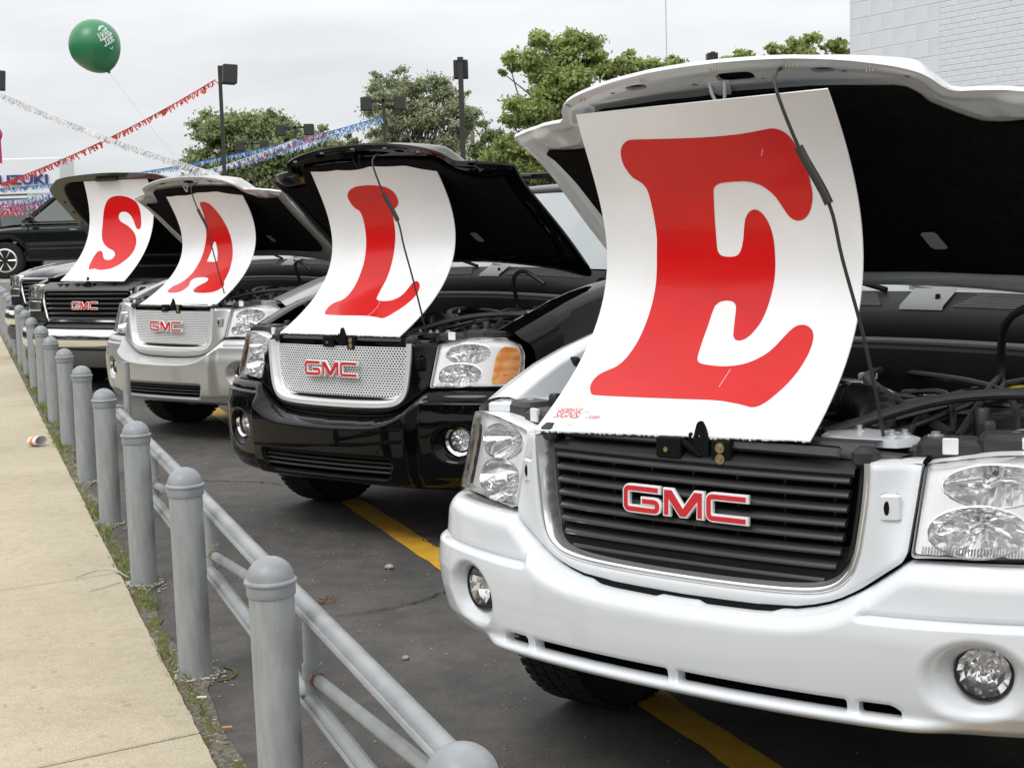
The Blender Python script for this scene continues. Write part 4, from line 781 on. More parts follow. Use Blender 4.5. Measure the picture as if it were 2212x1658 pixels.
        m = MB(); m.tube([(.90 * s, 1.72, 1.22), (.80 * s, 2.15, 1.50), (.77 * s, 2.48, 1.74)], .03, 8); m.build('windscreen_pillar', paint, root)
    xs2 = np.linspace(-.85, .85, 13)
    m = MB(); m.grid([[(x * (1 - .1 * t), 1.62 + .82 * t + .1 * (x / .85) ** 2, 1.235 + .50 * t) for x in xs2] for t in (0, .5, 1)]); m.build('windscreen', M_glass, root, 60)
    m = MB(); m.grid([[(x * k, v, z - .04 * (x / .85) ** 2) for x in xs2] for v, z, k in ((2.42, 1.735, .88), (2.5, 1.775, .9), (3.5, 1.81, .9), (4.9, 1.80, .9), (5.1, 1.7, .88))]); m.build('roof', paint, root, 50)
    m = MB(); m.box((0, 5.05, .85), (1.9, .12, 1.0), 0, .04); m.build('tailgate', paint, root); m = MB(); m.box((0, 2.8, .42), (1.7, 4.2, .16)); m.build('underbody', M_dark, root)
    m = MB(); m.grid([[(x, v, z) for x in xs2] for v, z in ((1.32, 1.10), (1.36, 1.17), (1.5, 1.19), (1.64, 1.225))]); m.build('cowl', M_plast, root)
    if hood_up:
        a = R(43); ca, sa = math.cos(a), math.sin(a); Hq = lambda u, r, w: np.stack([u, 1.42 - r * ca + w * sa, 1.16 + r * sa + w * ca], -1)
        hf = [(0, 1.37), (.4, 1.35), (.62, 1.32), (.72, 1.27), (.82, 1.20), (.86, 1.14), (.855, .9), (.84, .4), (.82, 0), (0, -.02)]; hp = smooth_poly(mirror(hf), 3)
        V, F = iso(-.9, .9, -.05, 1.4, .03, lambda x, y: sdf(hp, x, y), lambda x, y, f: Hq(x, y, -.02 + .07 * np.sqrt(np.clip(f / .12, 0, 1)))); hd = obj('hood', V, F, paint, root, 50)
        pd = round_poly(mirror([(0, 1.26), (.5, 1.245), (.60, 1.20), (.66, 1.08), (.70, .9), (.68, .3), (.6, .2), (0, .2)]), .05, 3)
        def hol(x, y):
            f = sdf(hp, x, y)
            for b in np.arange(.25, 1.1, .15): f = np.minimum(f, (np.hypot((np.abs(x) - .775) / .014, (y - b) / .02) - 1) * .014)
            return f
        V, F = iso(-.9, .9, -.05, 1.4, .014, hol, lambda x, y, f: Hq(x, y, -.024 + .03 * ss(sdf(pd, x, y), -.03, .0))); obj('inner_panel', V, F, frame_m or paint, hd, 40)
        V, F = iso(-.8, .8, .15, 1.3, .05, lambda x, y: sdf(pd, x, y), lambda x, y, f: Hq(x, y, -.012)); obj('insulation_pad', V, F, M_felt, hd, 60)
        m = MB(); m.box((.0, 1.42 - 1.31 * ca - .01, 1.16 + 1.31 * sa - .035), (.28, .05, .035), 0, .01); m.build('hood_catch', M_plast, hd)
        m = MB(); m.box((0, .9, .70), (1.5, 1.1, .02)); m.box((0, 1.33, .95), (1.6, .04, .4)); m.box((-.78, .9, .9), (.03, 1.0, .36)); m.box((.78, .9, .9), (.03, 1.0, .36)); m.build('engine_bay', M_dark, root)
        m = MB(); m.grid([[(x, v, z) for x in np.linspace(-.6, .6, 9)] for v, z in ((.07, .985), (.09, 1.0), (.24, 1.045), (.27, 1.03))]); rc = m.build('radiator_cover', mat('cover_grey', (.09, .09, .085), .45), root)
        for x in (-.38, -.30, -.16, -.08, .05, .30): m = MB(); m.box((x, .15, 1.028), (.03, .08, .012), .3, .003); m.build('cover_slot', M_dark, rc)
        m = MB(); m.add([(-.02, .1, 1.0), (.06, .1, 1.0), (.02, .1, 1.10), (-.02, .12, 1.0), (.06, .12, 1.0), (.02, .12, 1.10)], [(0, 1, 2), (3, 5, 4), (0, 2, 5, 3), (1, 4, 5, 2)]); m.build('hood_latch', M_dark, rc)
        m = MB(); m.box((.50, .62, 1.0), (.42, .5, .12), .1, .05); m.box((-.45, .6, .98), (.4, .5, .12), 0, .04); m.box((0, .8, .98), (.5, .6, .14), 0, .05); m.lathe([(.16, .95), (.16, 1.04), (.12, 1.07), (0, 1.07)], (.35, .42, 0), 20); m.build('engine', mat('engine_grey', (.05, .05, .05), .4), root)
    else:
        rows = []
        for v, z in ((.10, .985), (.105, 1.02), (.14, 1.05), (.3, 1.09), (.7, 1.14), (1.2, 1.185), (1.5, 1.20)): rows.append([(x * (.86 if v > .12 else .84), v + .16 * abs(x) ** 3 * (1 if v < .5 else .4), z - .03 * (x) ** 2 + (.012 if .25 < abs(x) < .6 and v > .13 else 0)) for x in np.linspace(-1, 1, 31)])
        m = MB(); m.grid(rows); m.build('hood', paint, root, 50)
    return root
def side_suv(pos, rz, paint):
    """far SUV seen side on; local x is its length (front at -x), local y its width"""
    root = empty('parked_suv', pos, rz, 'dark green SUV seen side on with a chrome wheel, behind the chrome bumper SUVs', 'car')
    for s in (-1, 1):
        y = s * .9
        out = [(-2.35, .45), (-2.4, .8), (-2.32, 1.0), (-1.2, 1.12), (1.6, 1.14), (2.3, 1.12), (2.36, .6), (2.3, .42)]; O = round_poly(out, .12, 4)
        V, F = iso(-2.45, 2.45, .35, 1.2, .04, lambda a, b: np.minimum(sdf(O, a, b), np.minimum(np.hypot(a + 1.45, b - .38) - .44, np.hypot(a - 1.45, b - .38) - .44)), lambda a, b, f: np.stack([a, np.full(len(a), y) - s * .05 * ss(b, .95, 1.15) - s * .05 * (1 - ss(f, 0, .08)) + s * .02 * ss(.04 - np.abs(b - .66), 0, .03), b], -1), lambda a, b: np.tile([0, -s * .12, 0], (len(a), 1))); bd = obj('body_side', V, F, paint, root, 50)
        for x in (-.95, .18, 1.15): m = MB(); m.box((x, y + s * .002, .82), (.012, .012, .62)); m.build('door_gap', M_dark, bd)
        for x in (-.02, 1.0): m = MB(); m.box((x, y + s * .02, .98), (.16, .04, .03), 0, .01); m.build('handle', M_satin if x < 0 else paint, bd)
        m = MB(); m.box((.1, y + s * .012, 1.125), (2.4, .03, .022)); m.build('belt_trim', M_satin, bd); m = MB(); m.box((0, y + s * .015, .60), (1.9, .03, .035), 0, .008); m.build('side_trim', M_plast2, bd)
        for P_ in ([(-.95, 1.15), (-.35, 1.64), (.12, 1.66), (.12, 1.15)], [(.2, 1.15), (.2, 1.66), (1.1, 1.66), (1.15, 1.15)], [(1.22, 1.15), (1.17, 1.65), (1.85, 1.62), (2.1, 1.15)]):
            q = round_poly(P_, .04, 3); V, F = iso(-1, 2.2, 1.14, 1.68, .05, lambda a, b: sdf(q, a, b), lambda a, b, f: np.stack([a, y - s * .06 - s * (b - 1.14) * .3, b], -1)); obj('side_window', V, F, mat('pale_glass', (.10, .12, .11), .04, coat=1), root)
        fr_ = round_poly([(-1.1, 1.12), (-.45, 1.68), (.2, 1.76), (1.9, 1.72), (2.25, 1.12)], .05, 3)
        V, F = iso(-1.2, 2.3, 1.12, 1.78, .04, lambda a, b: np.minimum(np.minimum(sdf(fr_, a, b), .05 - sdf(fr_, a, b)), 9), lambda a, b, f: np.stack([a, y - s * .055 - s * (b - 1.14) * .3, b], -1)); obj('pillar_frame', V, F, paint, root)
        m = MB(); m.box((-.85, y + s * .14, 1.22), (.12, .24, .18), 0, .05); m.build('wing_mirror', paint, root)
    for x in (-1.45, 1.45):
        for s in (-1, 1):
            m = MB(); m.lathe([(.24, -.12), (.35, -.12), (.38, -.08), (.38, .08), (.35, .12), (.24, .12)], (0, 0, 0), 36, 'Y'); V = [(v[0] + x, v[1] + s * .80, v[2] + .38) for v in m.V]; ty = obj('wheel', V, m.F, M_rubber, root)
            m = MB(); m.lathe([(0, s * .10), (.05, s * .11), (.06, s * .06)], (0, 0, 0), 20, 'Y'); m.lathe([(.25, s * .02), (.25, s * .12), (.22, s * .125), (.20, s * .03)], (0, 0, 0), 30, 'Y')
            for k in range(6): a = 2 * math.pi * k / 6; m.tube([(.05 * math.cos(a), s * .09, .05 * math.sin(a)), (.22 * math.cos(a), s * .10, .22 * math.sin(a))], .03, 6)
            obj('rim', [(v[0] + x, v[1] + s * .80, v[2] + .38) for v in m.V], m.F, M_satin, ty)
    m = MB(); m.grid([[(x, y, z - .03 * (y / .9) ** 2) for y in np.linspace(-w, w, 9)] for x, z, w in ((-2.36, .80, .85), (-2.33, 1.0, .85), (-1.8, 1.08, .85), (-1.1, 1.15, .85))]); m.build('hood', paint, root)
    m = MB(); m.grid([[(x, y, z - .03 * (y / .9) ** 2) for y in np.linspace(-w, w, 9)] for x, z, w in ((-.50, 1.66, .68), (-.3, 1.74, .68), (.5, 1.79, .68), (1.8, 1.77, .68), (2.0, 1.70, .66))]); m.build('roof', paint, root)
    m = MB(); m.grid([[(x, y, z) for y in np.linspace(-w, w, 7)] for x, z, w in ((-1.12, 1.15, .82), (-.47, 1.67, .68))]); m.build('windscreen', M_glass, root); m = MB(); m.grid([[(x, y, z) for y in np.linspace(-w, w, 7)] for x, z, w in ((2.3, 1.1, .85), (1.98, 1.70, .68))]); m.build('rear_window', M_glass, root)
    m = MB(); m.box((2.33, 0, .8), (.1, 1.7, .7), 0, .04); m.box((-2.34, 0, .7), (.1, 1.7, .5), 0, .04); m.box((0, 0, .45), (4.4, 1.5, .2)); m.build('underbody', M_plast2, root)
    return root
# ================================================================ PLACE THE CARS
def envoy(pos, th, style, paint, label, group):
    root = empty('parked_suv', (pos[0], pos[1], 0), -th, label, 'car', group)
    front_end(root, style, paint); hood(root, paint, {id(M_white): M_white, id(M_black): M_black, id(M_silver): M_silver}[id(paint)], 0. if paint is M_white else 1.4); engine_bay(root, paint); cowl(root, paint); body(root, paint)
    return root
GRP = 'SUVs parked nose-out with raised hoods'
carE = envoy((.3607, 3.4689), .68773108, 'bars', M_white, 'white SUV with black barred grille and open hood, nearest at the right', GRP)
carL = envoy((-.88345994, 7.126982), .64215757, 'mesh', M_black, 'glossy black SUV with chrome mesh grille and amber turn signal, hood raised', GRP)
carA = envoy((-2.49561739, 10.748493), .6575115, 'mesh', M_silver, 'silver SUV with chrome mesh grille and open hood, between the black and pewter ones', GRP)
carS = big_suv((-4.06, 14.2, 0), .50, M_pewter, 'pewter full size SUV with chrome bumper and chrome-rimmed barred grille, hood raised', GRP, True)
carN = big_suv((-5.46, 17.9, 0), .50, M_navy, 'navy blue full size SUV with its hood closed, beyond the pewter one', None, False, badge=False)
board(carE, 'E', 'curved white board with a big red letter E, nearest and largest')
board(carL, 'L', 'curved white board with a red letter L under the black hood')
board(carA, 'A', 'curved white board with a red letter A under the silver hood')
board(carS, 'S', 'curved white board with a red letter S under the pewter hood')
# ---------------------------------------------------------------- ground
RX, RY, RA = -.09547528, 2.24677583, .3526285
RD = (-math.sin(RA), math.cos(RA)); RN = (math.cos(RA), math.sin(RA))
def RW(s, n, z=0.): return (RX + RD[0] * s + RN[0] * n, RY + RD[1] * s + RN[1] * n, z)
def ground_mat():
    m = bpy.data.materials.new('asphalt'); m.use_nodes = True; t = m.node_tree; b = t.nodes['Principled BSDF']; tcn = t.nodes.new('ShaderNodeTexCoord')
    def noise(sc, det=6, rough=.6): n = t.nodes.new('ShaderNodeTexNoise'); n.inputs['Scale'].default_value = sc; n.inputs['Detail'].default_value = det; n.inputs['Roughness'].default_value = rough; t.links.new(tcn.outputs['Object'], n.inputs['Vector']); return n
    a = noise(.9); r1 = t.nodes.new('ShaderNodeValToRGB'); t.links.new(a.outputs['Fac'], r1.inputs[0]); r1.color_ramp.elements[0].position = .32; r1.color_ramp.elements[1].position = .72
    r1.color_ramp.elements[0].color = (.056, .055, .055, 1); r1.color_ramp.elements[1].color = (.112, .105, .098, 1)
    v = t.nodes.new('ShaderNodeTexVoronoi'); v.inputs['Scale'].default_value = 170; t.links.new(tcn.outputs['Object'], v.inputs['Vector'])
    r2 = t.nodes.new('ShaderNodeValToRGB'); t.links.new(v.outputs['Color'], r2.inputs[0]); r2.color_ramp.elements[0].position = .0; r2.color_ramp.elements[0].color = (.72, .72, .72, 1); r2.color_ramp.elements[1].position = .97; r2.color_ramp.elements[1].color = (1.2, 1.2, 1.2, 1)
    e = r2.color_ramp.elements.new(1.0); e.color = (3.2, 3.1, 2.9, 1)
    mu = t.nodes.new('ShaderNodeMixRGB'); mu.blend_type = 'MULTIPLY'; mu.inputs[0].default_value = 1; t.links.new(r1.outputs[0], mu.inputs[1]); t.links.new(r2.outputs[0], mu.inputs[2])
    c = noise(7, 8, .7); r3 = t.nodes.new('ShaderNodeValToRGB'); t.links.new(c.outputs['Fac'], r3.inputs[0]); r3.color_ramp.elements[0].position = .4; r3.color_ramp.elements[0].color = (.8, .8, .8, 1); r3.color_ramp.elements[1].position = .66; r3.color_ramp.elements[1].color = (1.25, 1.2, 1.1, 1)
    mu2 = t.nodes.new('ShaderNodeMixRGB'); mu2.blend_type = 'MULTIPLY'; mu2.inputs[0].default_value = 1; t.links.new(mu.outputs[0], mu2.inputs[1]); t.links.new(r3.outputs[0], mu2.inputs[2])
    t.links.new(mu2.outputs[0], b.inputs['Base Color']); b.inputs['Roughness'].default_value = .72
    bp = t.nodes.new('ShaderNodeBump'); bp.inputs['Strength'].default_value = .5; bp.inputs['Distance'].default_value = .004; t.links.new(v.outputs['Distance'], bp.inputs['Height']); t.links.new(bp.outputs[0], b.inputs['Normal']); return m
M_asph = ground_mat()
g = obj('ground', [(-400, -60, 0), (400, -60, 0), (400, 900, 0), (-400, 900, 0)], [(0, 1, 2, 3)], M_asph, None, 0, 'structure')
def conc_mat():
    m = bpy.data.materials.new('sidewalk_concrete'); m.use_nodes = True; t = m.node_tree; b = t.nodes['Principled BSDF']; tcn = t.nodes.new('ShaderNodeTexCoord')
    def noise(sc, det, c0, c1, p0, p1):
        n = t.nodes.new('ShaderNodeTexNoise'); n.inputs['Scale'].default_value = sc; n.inputs['Detail'].default_value = det; n.inputs['Roughness'].default_value = .65; t.links.new(tcn.outputs['Object'], n.inputs['Vector'])
        r = t.nodes.new('ShaderNodeValToRGB'); t.links.new(n.outputs['Fac'], r.inputs[0]); r.color_ramp.elements[0].position = p0; r.color_ramp.elements[0].color = (*c0, 1); r.color_ramp.elements[1].position = p1; r.color_ramp.elements[1].color = (*c1, 1); return r, n
    a, _ = noise(.9, 9, (.40, .35, .25), (.52, .46, .345), .3, .7); d, n = noise(210, 2, (.80, .80, .80), (1.12, 1.12, 1.12), .38, .62); e, _ = noise(16, 9, (.93, .92, .90), (1.03, 1.03, 1.03), .33, .55)
    f, _ = noise(22, 1, (1, 1, 1), (.80, .77, .72), .70, .74)
    prev = a.outputs[0]
    for q in (d, e, f): mu = t.nodes.new('ShaderNodeMixRGB'); mu.blend_type = 'MULTIPLY'; mu.inputs[0].default_value = 1; t.links.new(prev, mu.inputs[1]); t.links.new(q.outputs[0], mu.inputs[2]); prev = mu.outputs[0]
    t.links.new(prev, b.inputs['Base Color']); b.inputs['Roughness'].default_value = .9; bp = t.nodes.new('ShaderNodeBump'); bp.inputs['Strength'].default_value = .3; bp.inputs['Distance'].default_value = .003; t.links.new(n.outputs['Fac'], bp.inputs['Height']); t.links.new(bp.outputs[0], b.inputs['Normal']); return m
M_conc = conc_mat(); M_joint = mat('joint_dirt', (.10, .085, .055), .95, var=.4, vscale=30)
sw = obj('sidewalk', [RW(-4, -3.4, .006), RW(-4, -.088, .006), RW(120, -.088, .006), RW(120, -3.4, .006)], [(0, 1, 2, 3)], M_joint, None, 0, 'structure')
JS = [-.05, 2.30, 4.60, 7.02, 9.4, 11.8, 14.2, 16.6, 19.0, 21.4, 23.8, 26.2, 28.6, 31, 33.4, 35.8, 38.2, 120]
er = np.random.default_rng(4)
for k in range(-1, len(JS) - 1):
    a = JS[k] if k >= 0 else -4; b = JS[k + 1]; n0, n1 = -3.35, -.085; sk = .22
    def edge(p, q, amp, n): t = np.linspace(0, 1, n); return [np.array(p) * (1 - x) + np.array(q) * x + np.array([0, er.normal(0, amp) if 0 < x < 1 else 0]) for x in t]
    ne = max(3, int((b - a) / .07)) if b < 30 else 3
    R_e = edge((a + .008 + sk * n1, n1), (b - .008 + sk * n1, n1), .0014, min(ne, 40)); P = [(a + .008 + sk * n0, n0)] + [tuple(q) for q in R_e] + [(b - .008 + sk * n0, n0)]
    n = len(P); c = np.mean(P, 0); ins = [tuple(np.array(p) + (c - np.array(p)) / np.linalg.norm(c - np.array(p)) * .006) for p in P]
    V = [RW(s, q, .0) for s, q in P] + [RW(s, q, .012) for s, q in P] + [RW(s, q, .016) for s, q in ins]
    F = [(j * n + i, j * n + (i + 1) % n, (j + 1) * n + (i + 1) % n, (j + 1) * n + i) for j in range(2) for i in range(n)] + [tuple(range(2 * n, 3 * n))]
    obj('slab', V, F, M_conc, sw, 0)
# strip of dirt between the sidewalk and the lot, widening round each post
M_dirt = mat('gravel_dirt', (.055, .05, .03), .95, col2=(.22, .20, .155), vscale=45, cr=(.36, .64), bump=.8, bscale=90)
def strip_n(s):
    d = np.abs((s + .0) / 1.46189 - np.round(s / 1.46189)) * 1.46189
    return -.012 + .010 * np.sin(s * 3.1) + .008 * np.sin(s * 9.7 + 1) + .10 * np.exp(-(d / .12) ** 2) + .012 * np.exp(-((s - 1.2) / .7) ** 2)
S_ = np.arange(-2, 32, .04); m = MB(); m.grid([[RW(s, -.10, .004) for s in S_], [RW(s, float(strip_n(s)), .004) for s in S_]]); gs_ = m.build('ground_strip', M_dirt, None, 0); gs_['kind'] = 'structure'
lot_line = MB()
ye = np.random.default_rng(9); S2 = np.arange(-6, 40, .12); m = MB(); m.grid([[RW(s, 1.222 + ye.normal(0, .003), .004) for s in S2], [RW(s, 1.285, .004) for s in S2], [RW(s, 1.352 + ye.normal(0, .003), .004) for s in S2]])
yl = m.build('painted_line', mat('yellow_paint', (.50, .27, .02), .6, col2=(.62, .36, .03), vscale=9, cr=(.3, .6), bump=.2, bscale=80), None, 0); yl['kind'] = 'structure'
# cracks in the asphalt
M_crack = mat('crack', (.012, .011, .010), .95)
def crack(pts, w, seed):
    r = np.random.default_rng(seed); P = smooth_poly(pts, 14, False); P = P + r.normal(0, .010, P.shape); m = MB(); T = np.gradient(P, axis=0); T /= np.linalg.norm(T, axis=1)[:, None]
    ww = w * np.clip(r.uniform(.3, 1.2, len(P)), .2, 2) * np.sin(np.linspace(.08, math.pi - .08, len(P))) ** .5
    m.grid([[RW(p[0] - t[1] * q, p[1] + t[0] * q, .0055) for p, t, q in zip(P, T, ww)], [RW(p[0] + t[1] * q, p[1] - t[0] * q, .0055) for p, t, q in zip(P, T, ww)]]); o = m.build('asphalt_crack', M_crack, None, 0); o['kind'] = 'structure'
crack([(3.45, .62), (3.5, .9), (3.62, 1.1), (3.8, 1.22), (4.3, 1.36), (5.0, 1.30)], .005, 1)
crack([(7.2, .45), (6.9, .7), (6.7, .95), (6.3, 1.25)], .006, 2); crack([(5.9, .25), (5.8, .6), (5.75, 1.0)], .004, 3); crack([(8.9, .4), (9.1, .8), (9.6, 1.0)], .006, 6)
# gravel crumbs, moss and grass in the strip, all uncountable
def scatter(name, n, sfun, size, m_, seed, flat=.6):
    r = np.random.default_rng(seed); V = []; F = []; base = np.array([(1, 0, 0), (-1, 0, 0), (0, 1, 0), (0, -1, 0), (0, 0, 1), (0, 0, -1)], float); fc = [(0, 2, 4), (2, 1, 4), (1, 3, 4), (3, 0, 4), (2, 0, 5), (1, 2, 5), (3, 1, 5), (0, 3, 5)]
    for i in range(n):
        s, q = sfun(r); c = np.array(RW(s, q, .004)); k = r.uniform(*size); b = base * r.uniform(.6, 1.3, (6, 1)) * k * [1, 1, flat]; a = r.uniform(0, 6.28); M_ = np.array([[math.cos(a), -math.sin(a), 0], [math.sin(a), math.cos(a), 0], [0, 0, 1]])
        o = len(V); V += [tuple(c + M_ @ v + (0, 0, k * flat * .5)) for v in b]; F += [tuple(x + o for x in f) for f in fc]
    o = obj(name, V, F, m_, None, 0, 'stuff'); return o
def in_strip(r):
    if r.random() < .65:
        k = r.integers(0, 8); return k * 1.46189 + r.normal(0, .10), r.uniform(-.08, .10)
    s = r.uniform(-.5, 9) if r.random() < .7 else r.uniform(9, 24); return s, r.uniform(-.085, float(strip_n(s)))
scatter('gravel', 1800, in_strip, (.0022, .0065), mat('gravel_stone', (.22, .20, .17), .9, col2=(.55, .52, .47), vscale=20), 11)
def round_post(r): k = r.integers(0, 9); a = r.uniform(0, 6.28); q = r.uniform(.062, .085); return k * 1.46189 + q * math.cos(a), q * math.sin(a)
scatter('mortar_crumbs', 420, round_post, (.006, .013), mat('mortar', (.36, .34, .30), .9, var=.2, vscale=20), 12, .45)
scatter('lot_grit', 900, lambda r: (r.uniform(.3, 9), r.uniform(.12, 2.2)), (.0012, .0035), mat('grit', (.5, .47, .42), .8), 13)
def grass():
    r = np.random.default_rng(5); V = []; F = []; clumps = [(4.02, -.03, .10, 130), (4.75, -.05, .16, 120), (3.15, -.06, .10, 60), (5.5, -.05, .2, 160), (6.2, -.06, .15, 180), (8.76, -.04, .10, 240), (9.2, -.05, .2, 160), (10.3, -.02, .18, 260), (11.5, -.03, .3, 240), (13.2, -.03, .4, 300), (2.75, -.055, .2, 80), (15, -.02, .6, 300), (18, -.02, .8, 300), (4.4, .03, .05, 60)]
    for s0, n0, sp, n in clumps:
        for i in range(n):
            s, q = r.normal(s0, sp), r.normal(n0, .018); h = r.uniform(.012, .04) * (1.5 if s0 > 8 else 1); a = r.uniform(0, 6.28); dx, dy = math.cos(a) * .0014, math.sin(a) * .0014; lx, ly = r.normal(0, .4) * h, r.normal(0, .4) * h
            b = np.array(RW(s, q, .004)); o = len(V); V += [tuple(b + (-dx, -dy, 0)), tuple(b + (dx, dy, 0)), tuple(b + (lx * .5 + dx * .7, ly * .5 + dy * .7, h * .65)), tuple(b + (lx * 1.3, ly * 1.3, h))]; F += [(0 + o, 1 + o, 2 + o), (0 + o, 2 + o, 3 + o)]
    return obj('grass', V, F, mat('grass_blade', (.15, .19, .05), .6, col2=(.30, .32, .12), vscale=12), None, 0, 'stuff')
grass()
def moss():
    r = np.random.default_rng(6); m = MB()
    for i in range(170):
        s0 = r.uniform(1.4, 12); n0 = r.uniform(-.084, -.02); rr = r.uniform(.012, .034); k = 9; ring = [RW(s0 + rr * 2.4 * math.cos(t) * r.uniform(.7, 1.2), min(n0 + rr * .7 * math.sin(t) * r.uniform(.7, 1.2), .03), .005) for t in np.linspace(0, 6.28, k + 1)[:-1]]
        o = [tuple(p) for p in ring] + [RW(s0, n0, .005 + r.uniform(.003, .009))]; m.add(o, [(j, (j + 1) % k, k) for j in range(k)])
    for t in np.linspace(-.9, 1.5, 14):   # the mossy arc behind the second post
        s0, n0 = 2.92 - .085 * math.sin(t) - .02, .07 * math.cos(t) + .06; m.add([RW(s0 + .010 * math.cos(a), n0 + .008 * math.sin(a), .005) for a in np.linspace(0, 6.28, 8)[:-1]] + [RW(s0, n0, .010)], [(j, (j + 1) % 7, 7) for j in range(7)])
    return m.build('moss', mat('moss', (.075, .080, .022), .95, col2=(.16, .165, .05), vscale=60, bump=1, bscale=200), None, 60, 'stuff')
moss()
def rock(name, s, n, z, k, m_, label, cat, sq=.6, seed=1):
    r = np.random.default_rng(seed); bm = bmesh.new(); bmesh.ops.create_icosphere(bm, subdivisions=2, radius=k)
    for v in bm.verts: v.co *= r.uniform(.85, 1.15); v.co.z *= sq
    me = bpy.data.meshes.new(name); bm.to_mesh(me); bm.free(); me.materials.append(m_); me.polygons.foreach_set('use_smooth', [True] * len(me.polygons)); o = bpy.data.objects.new(name, me); COL.objects.link(o); o.location = RW(s, n, z + k * sq * .8); return tag(o, label, cat)
M_stone = mat('stone', (.33, .31, .28), .85, var=.3, vscale=90)
# positions found from the photograph's ground points
rock('stone', 4.155, 1.03, 0, .020, M_stone, 'pale stone lying on the asphalt in front of the white SUV', 'stone')
rock('stone', 2.79, .705, 0, .013, M_stone, 'smaller pale stone on the asphalt nearer the railing', 'stone', seed=3)
m = MB(); r_ = np.random.default_rng(8)
for i in range(9): c = Vector(RW(3.71 + r_.normal(0, .03), .626 + r_.normal(0, .03), .008)); a = r_.uniform(0, 6.28); d = Vector((math.cos(a), math.sin(a), .2)) * .022; e = Vector((-math.sin(a), math.cos(a), .3)) * .008; m.quad(c - d, c + e, c + d + Vector((0, 0, .008)), c - e)
tag(m.build('dead_leaf', mat('dead_leaf', (.14, .06, .025), .8), None, 0), 'brown dead leaf scraps on the asphalt between railing and cars', 'leaf')
m = MB(); m.lathe([(.050, 0), (.052, .003), (.058, .090), (.056, .090), (.050, .006), (0, .005)], (0, 0, 0), 18, 'Z', False); cup = m.build('paper_cup', mat('cup_white', (.75, .74, .72), .6), None); cup.rotation_euler = (R(86), 0, R(62)); cup.scale = (1, .62, 1); cup.location = RW(9.0, -.24, .050); tag(cup, 'crushed white and orange paper cup on the sidewalk', 'paper cup')
m = MB(); m.lathe([(.0545, .030), (.0563, .056)], (0, 0, 0), 18, 'Z', False); m.build('orange_band', mat('cup_orange', (.75, .22, .03), .6), cup)
for pts, lb in (([(4.56, -.27), (4.66, -.17), (4.63, -.10), (4.52, -.075), (4.44, -.06)], 'longer curled white plastic strap on the sidewalk joint'), ([(4.27, -.24), (4.30, -.19), (4.34, -.14), (4.38, -.10)], 'shorter straight white strap just below the sidewalk joint')):
    m = MB(); m.tube([RW(a, b, .020) for i, (a, b) in enumerate(smooth_poly(pts, 6, False))], .0022, 5); tag(m.build('plastic_strap', mat('strap', (.62, .60, .52), .6), None), lb, 'strap')
for s, n, lb in ((2.63, -.10, 'white cigarette end on the gravel beside the near post'), (2.30, -.075, 'tan cigarette end on the gravel past the last slab joint')):
    m = MB(); p = Vector(RW(s, n + .06, .014)); m.tube([p, p + Vector((.03, .004, 0))], .0045, 8); tag(m.build('cigarette_end', mat('cig' + str(s), (.7, .68, .62) if s > 2.5 else (.55, .25, .14), .7), None), lb, 'cigarette end')
# ---------------------------------------------------------------- bollards
GB = 'grey pipe bollards along the sidewalk edge'
def bollard(i, lab):
    h = .713 + er.normal(0, .004); r = .056; m = MB(); m.lathe([(r, -.05), (r, h - .085)], (0, 0, 0), 32); rt = empty('bollard', RW(1.46189 * i, 0), er.uniform(0, 6), lab, 'bollard', GB)
    m.build('post', M_galv, rt, 60); m = MB(); rc = .0605
    m.lathe([(rc - .001, h - .095), (rc, h - .092), (rc, h - .066), (rc + .0045, h - .064), (rc + .0055, h - .060), (rc + .0035, h - .056), (rc - .002, h - .054)] + [((rc - .002) * math.cos(a), h - .054 + .054 * math.sin(a)) for a in np.linspace(.15, math.pi / 2, 9)], (0, 0, 0), 32); m.build('domed_cap', M_cap, rt, 50)
    rt.rotation_euler = (er.normal(0, .006), er.normal(0, .006), rt.rotation_euler.z); return rt
LB = ['bollard showing only its domed cap at the bottom edge', 'bollard nearest whole in view, cut off by the bottom edge, with the railing right behind', 'bollard second from the front, ringed by a mossy arc of gravel', 'bollard third whole in view, in front of the railing', 'bollard just left of where the railing ends', 'fifth bollard back, below the bumper corner of the silver SUV', 'sixth bollard back, with pale grass at its foot', 'seventh bollard back, in front of the chrome bumper', 'eighth bollard back, first of those overlapping the chrome bumper corner', 'ninth bollard back, thin grey post beneath the chrome bumper corner']
LBF = ['nearest of that tight row', 'second nearest of that tight row', 'third in that tight row', 'fourth in that tight row', 'fifth in that tight row', 'sixth in that tight row', 'seventh in that tight row', 'third from its far end', 'second from its far end', 'farthest of all']
for i in range(0, 20):
    bollard(i, LB[i] if i < len(LB) else 'distant bollard in the tight row at the left edge, %s' % LBF[i - 10])
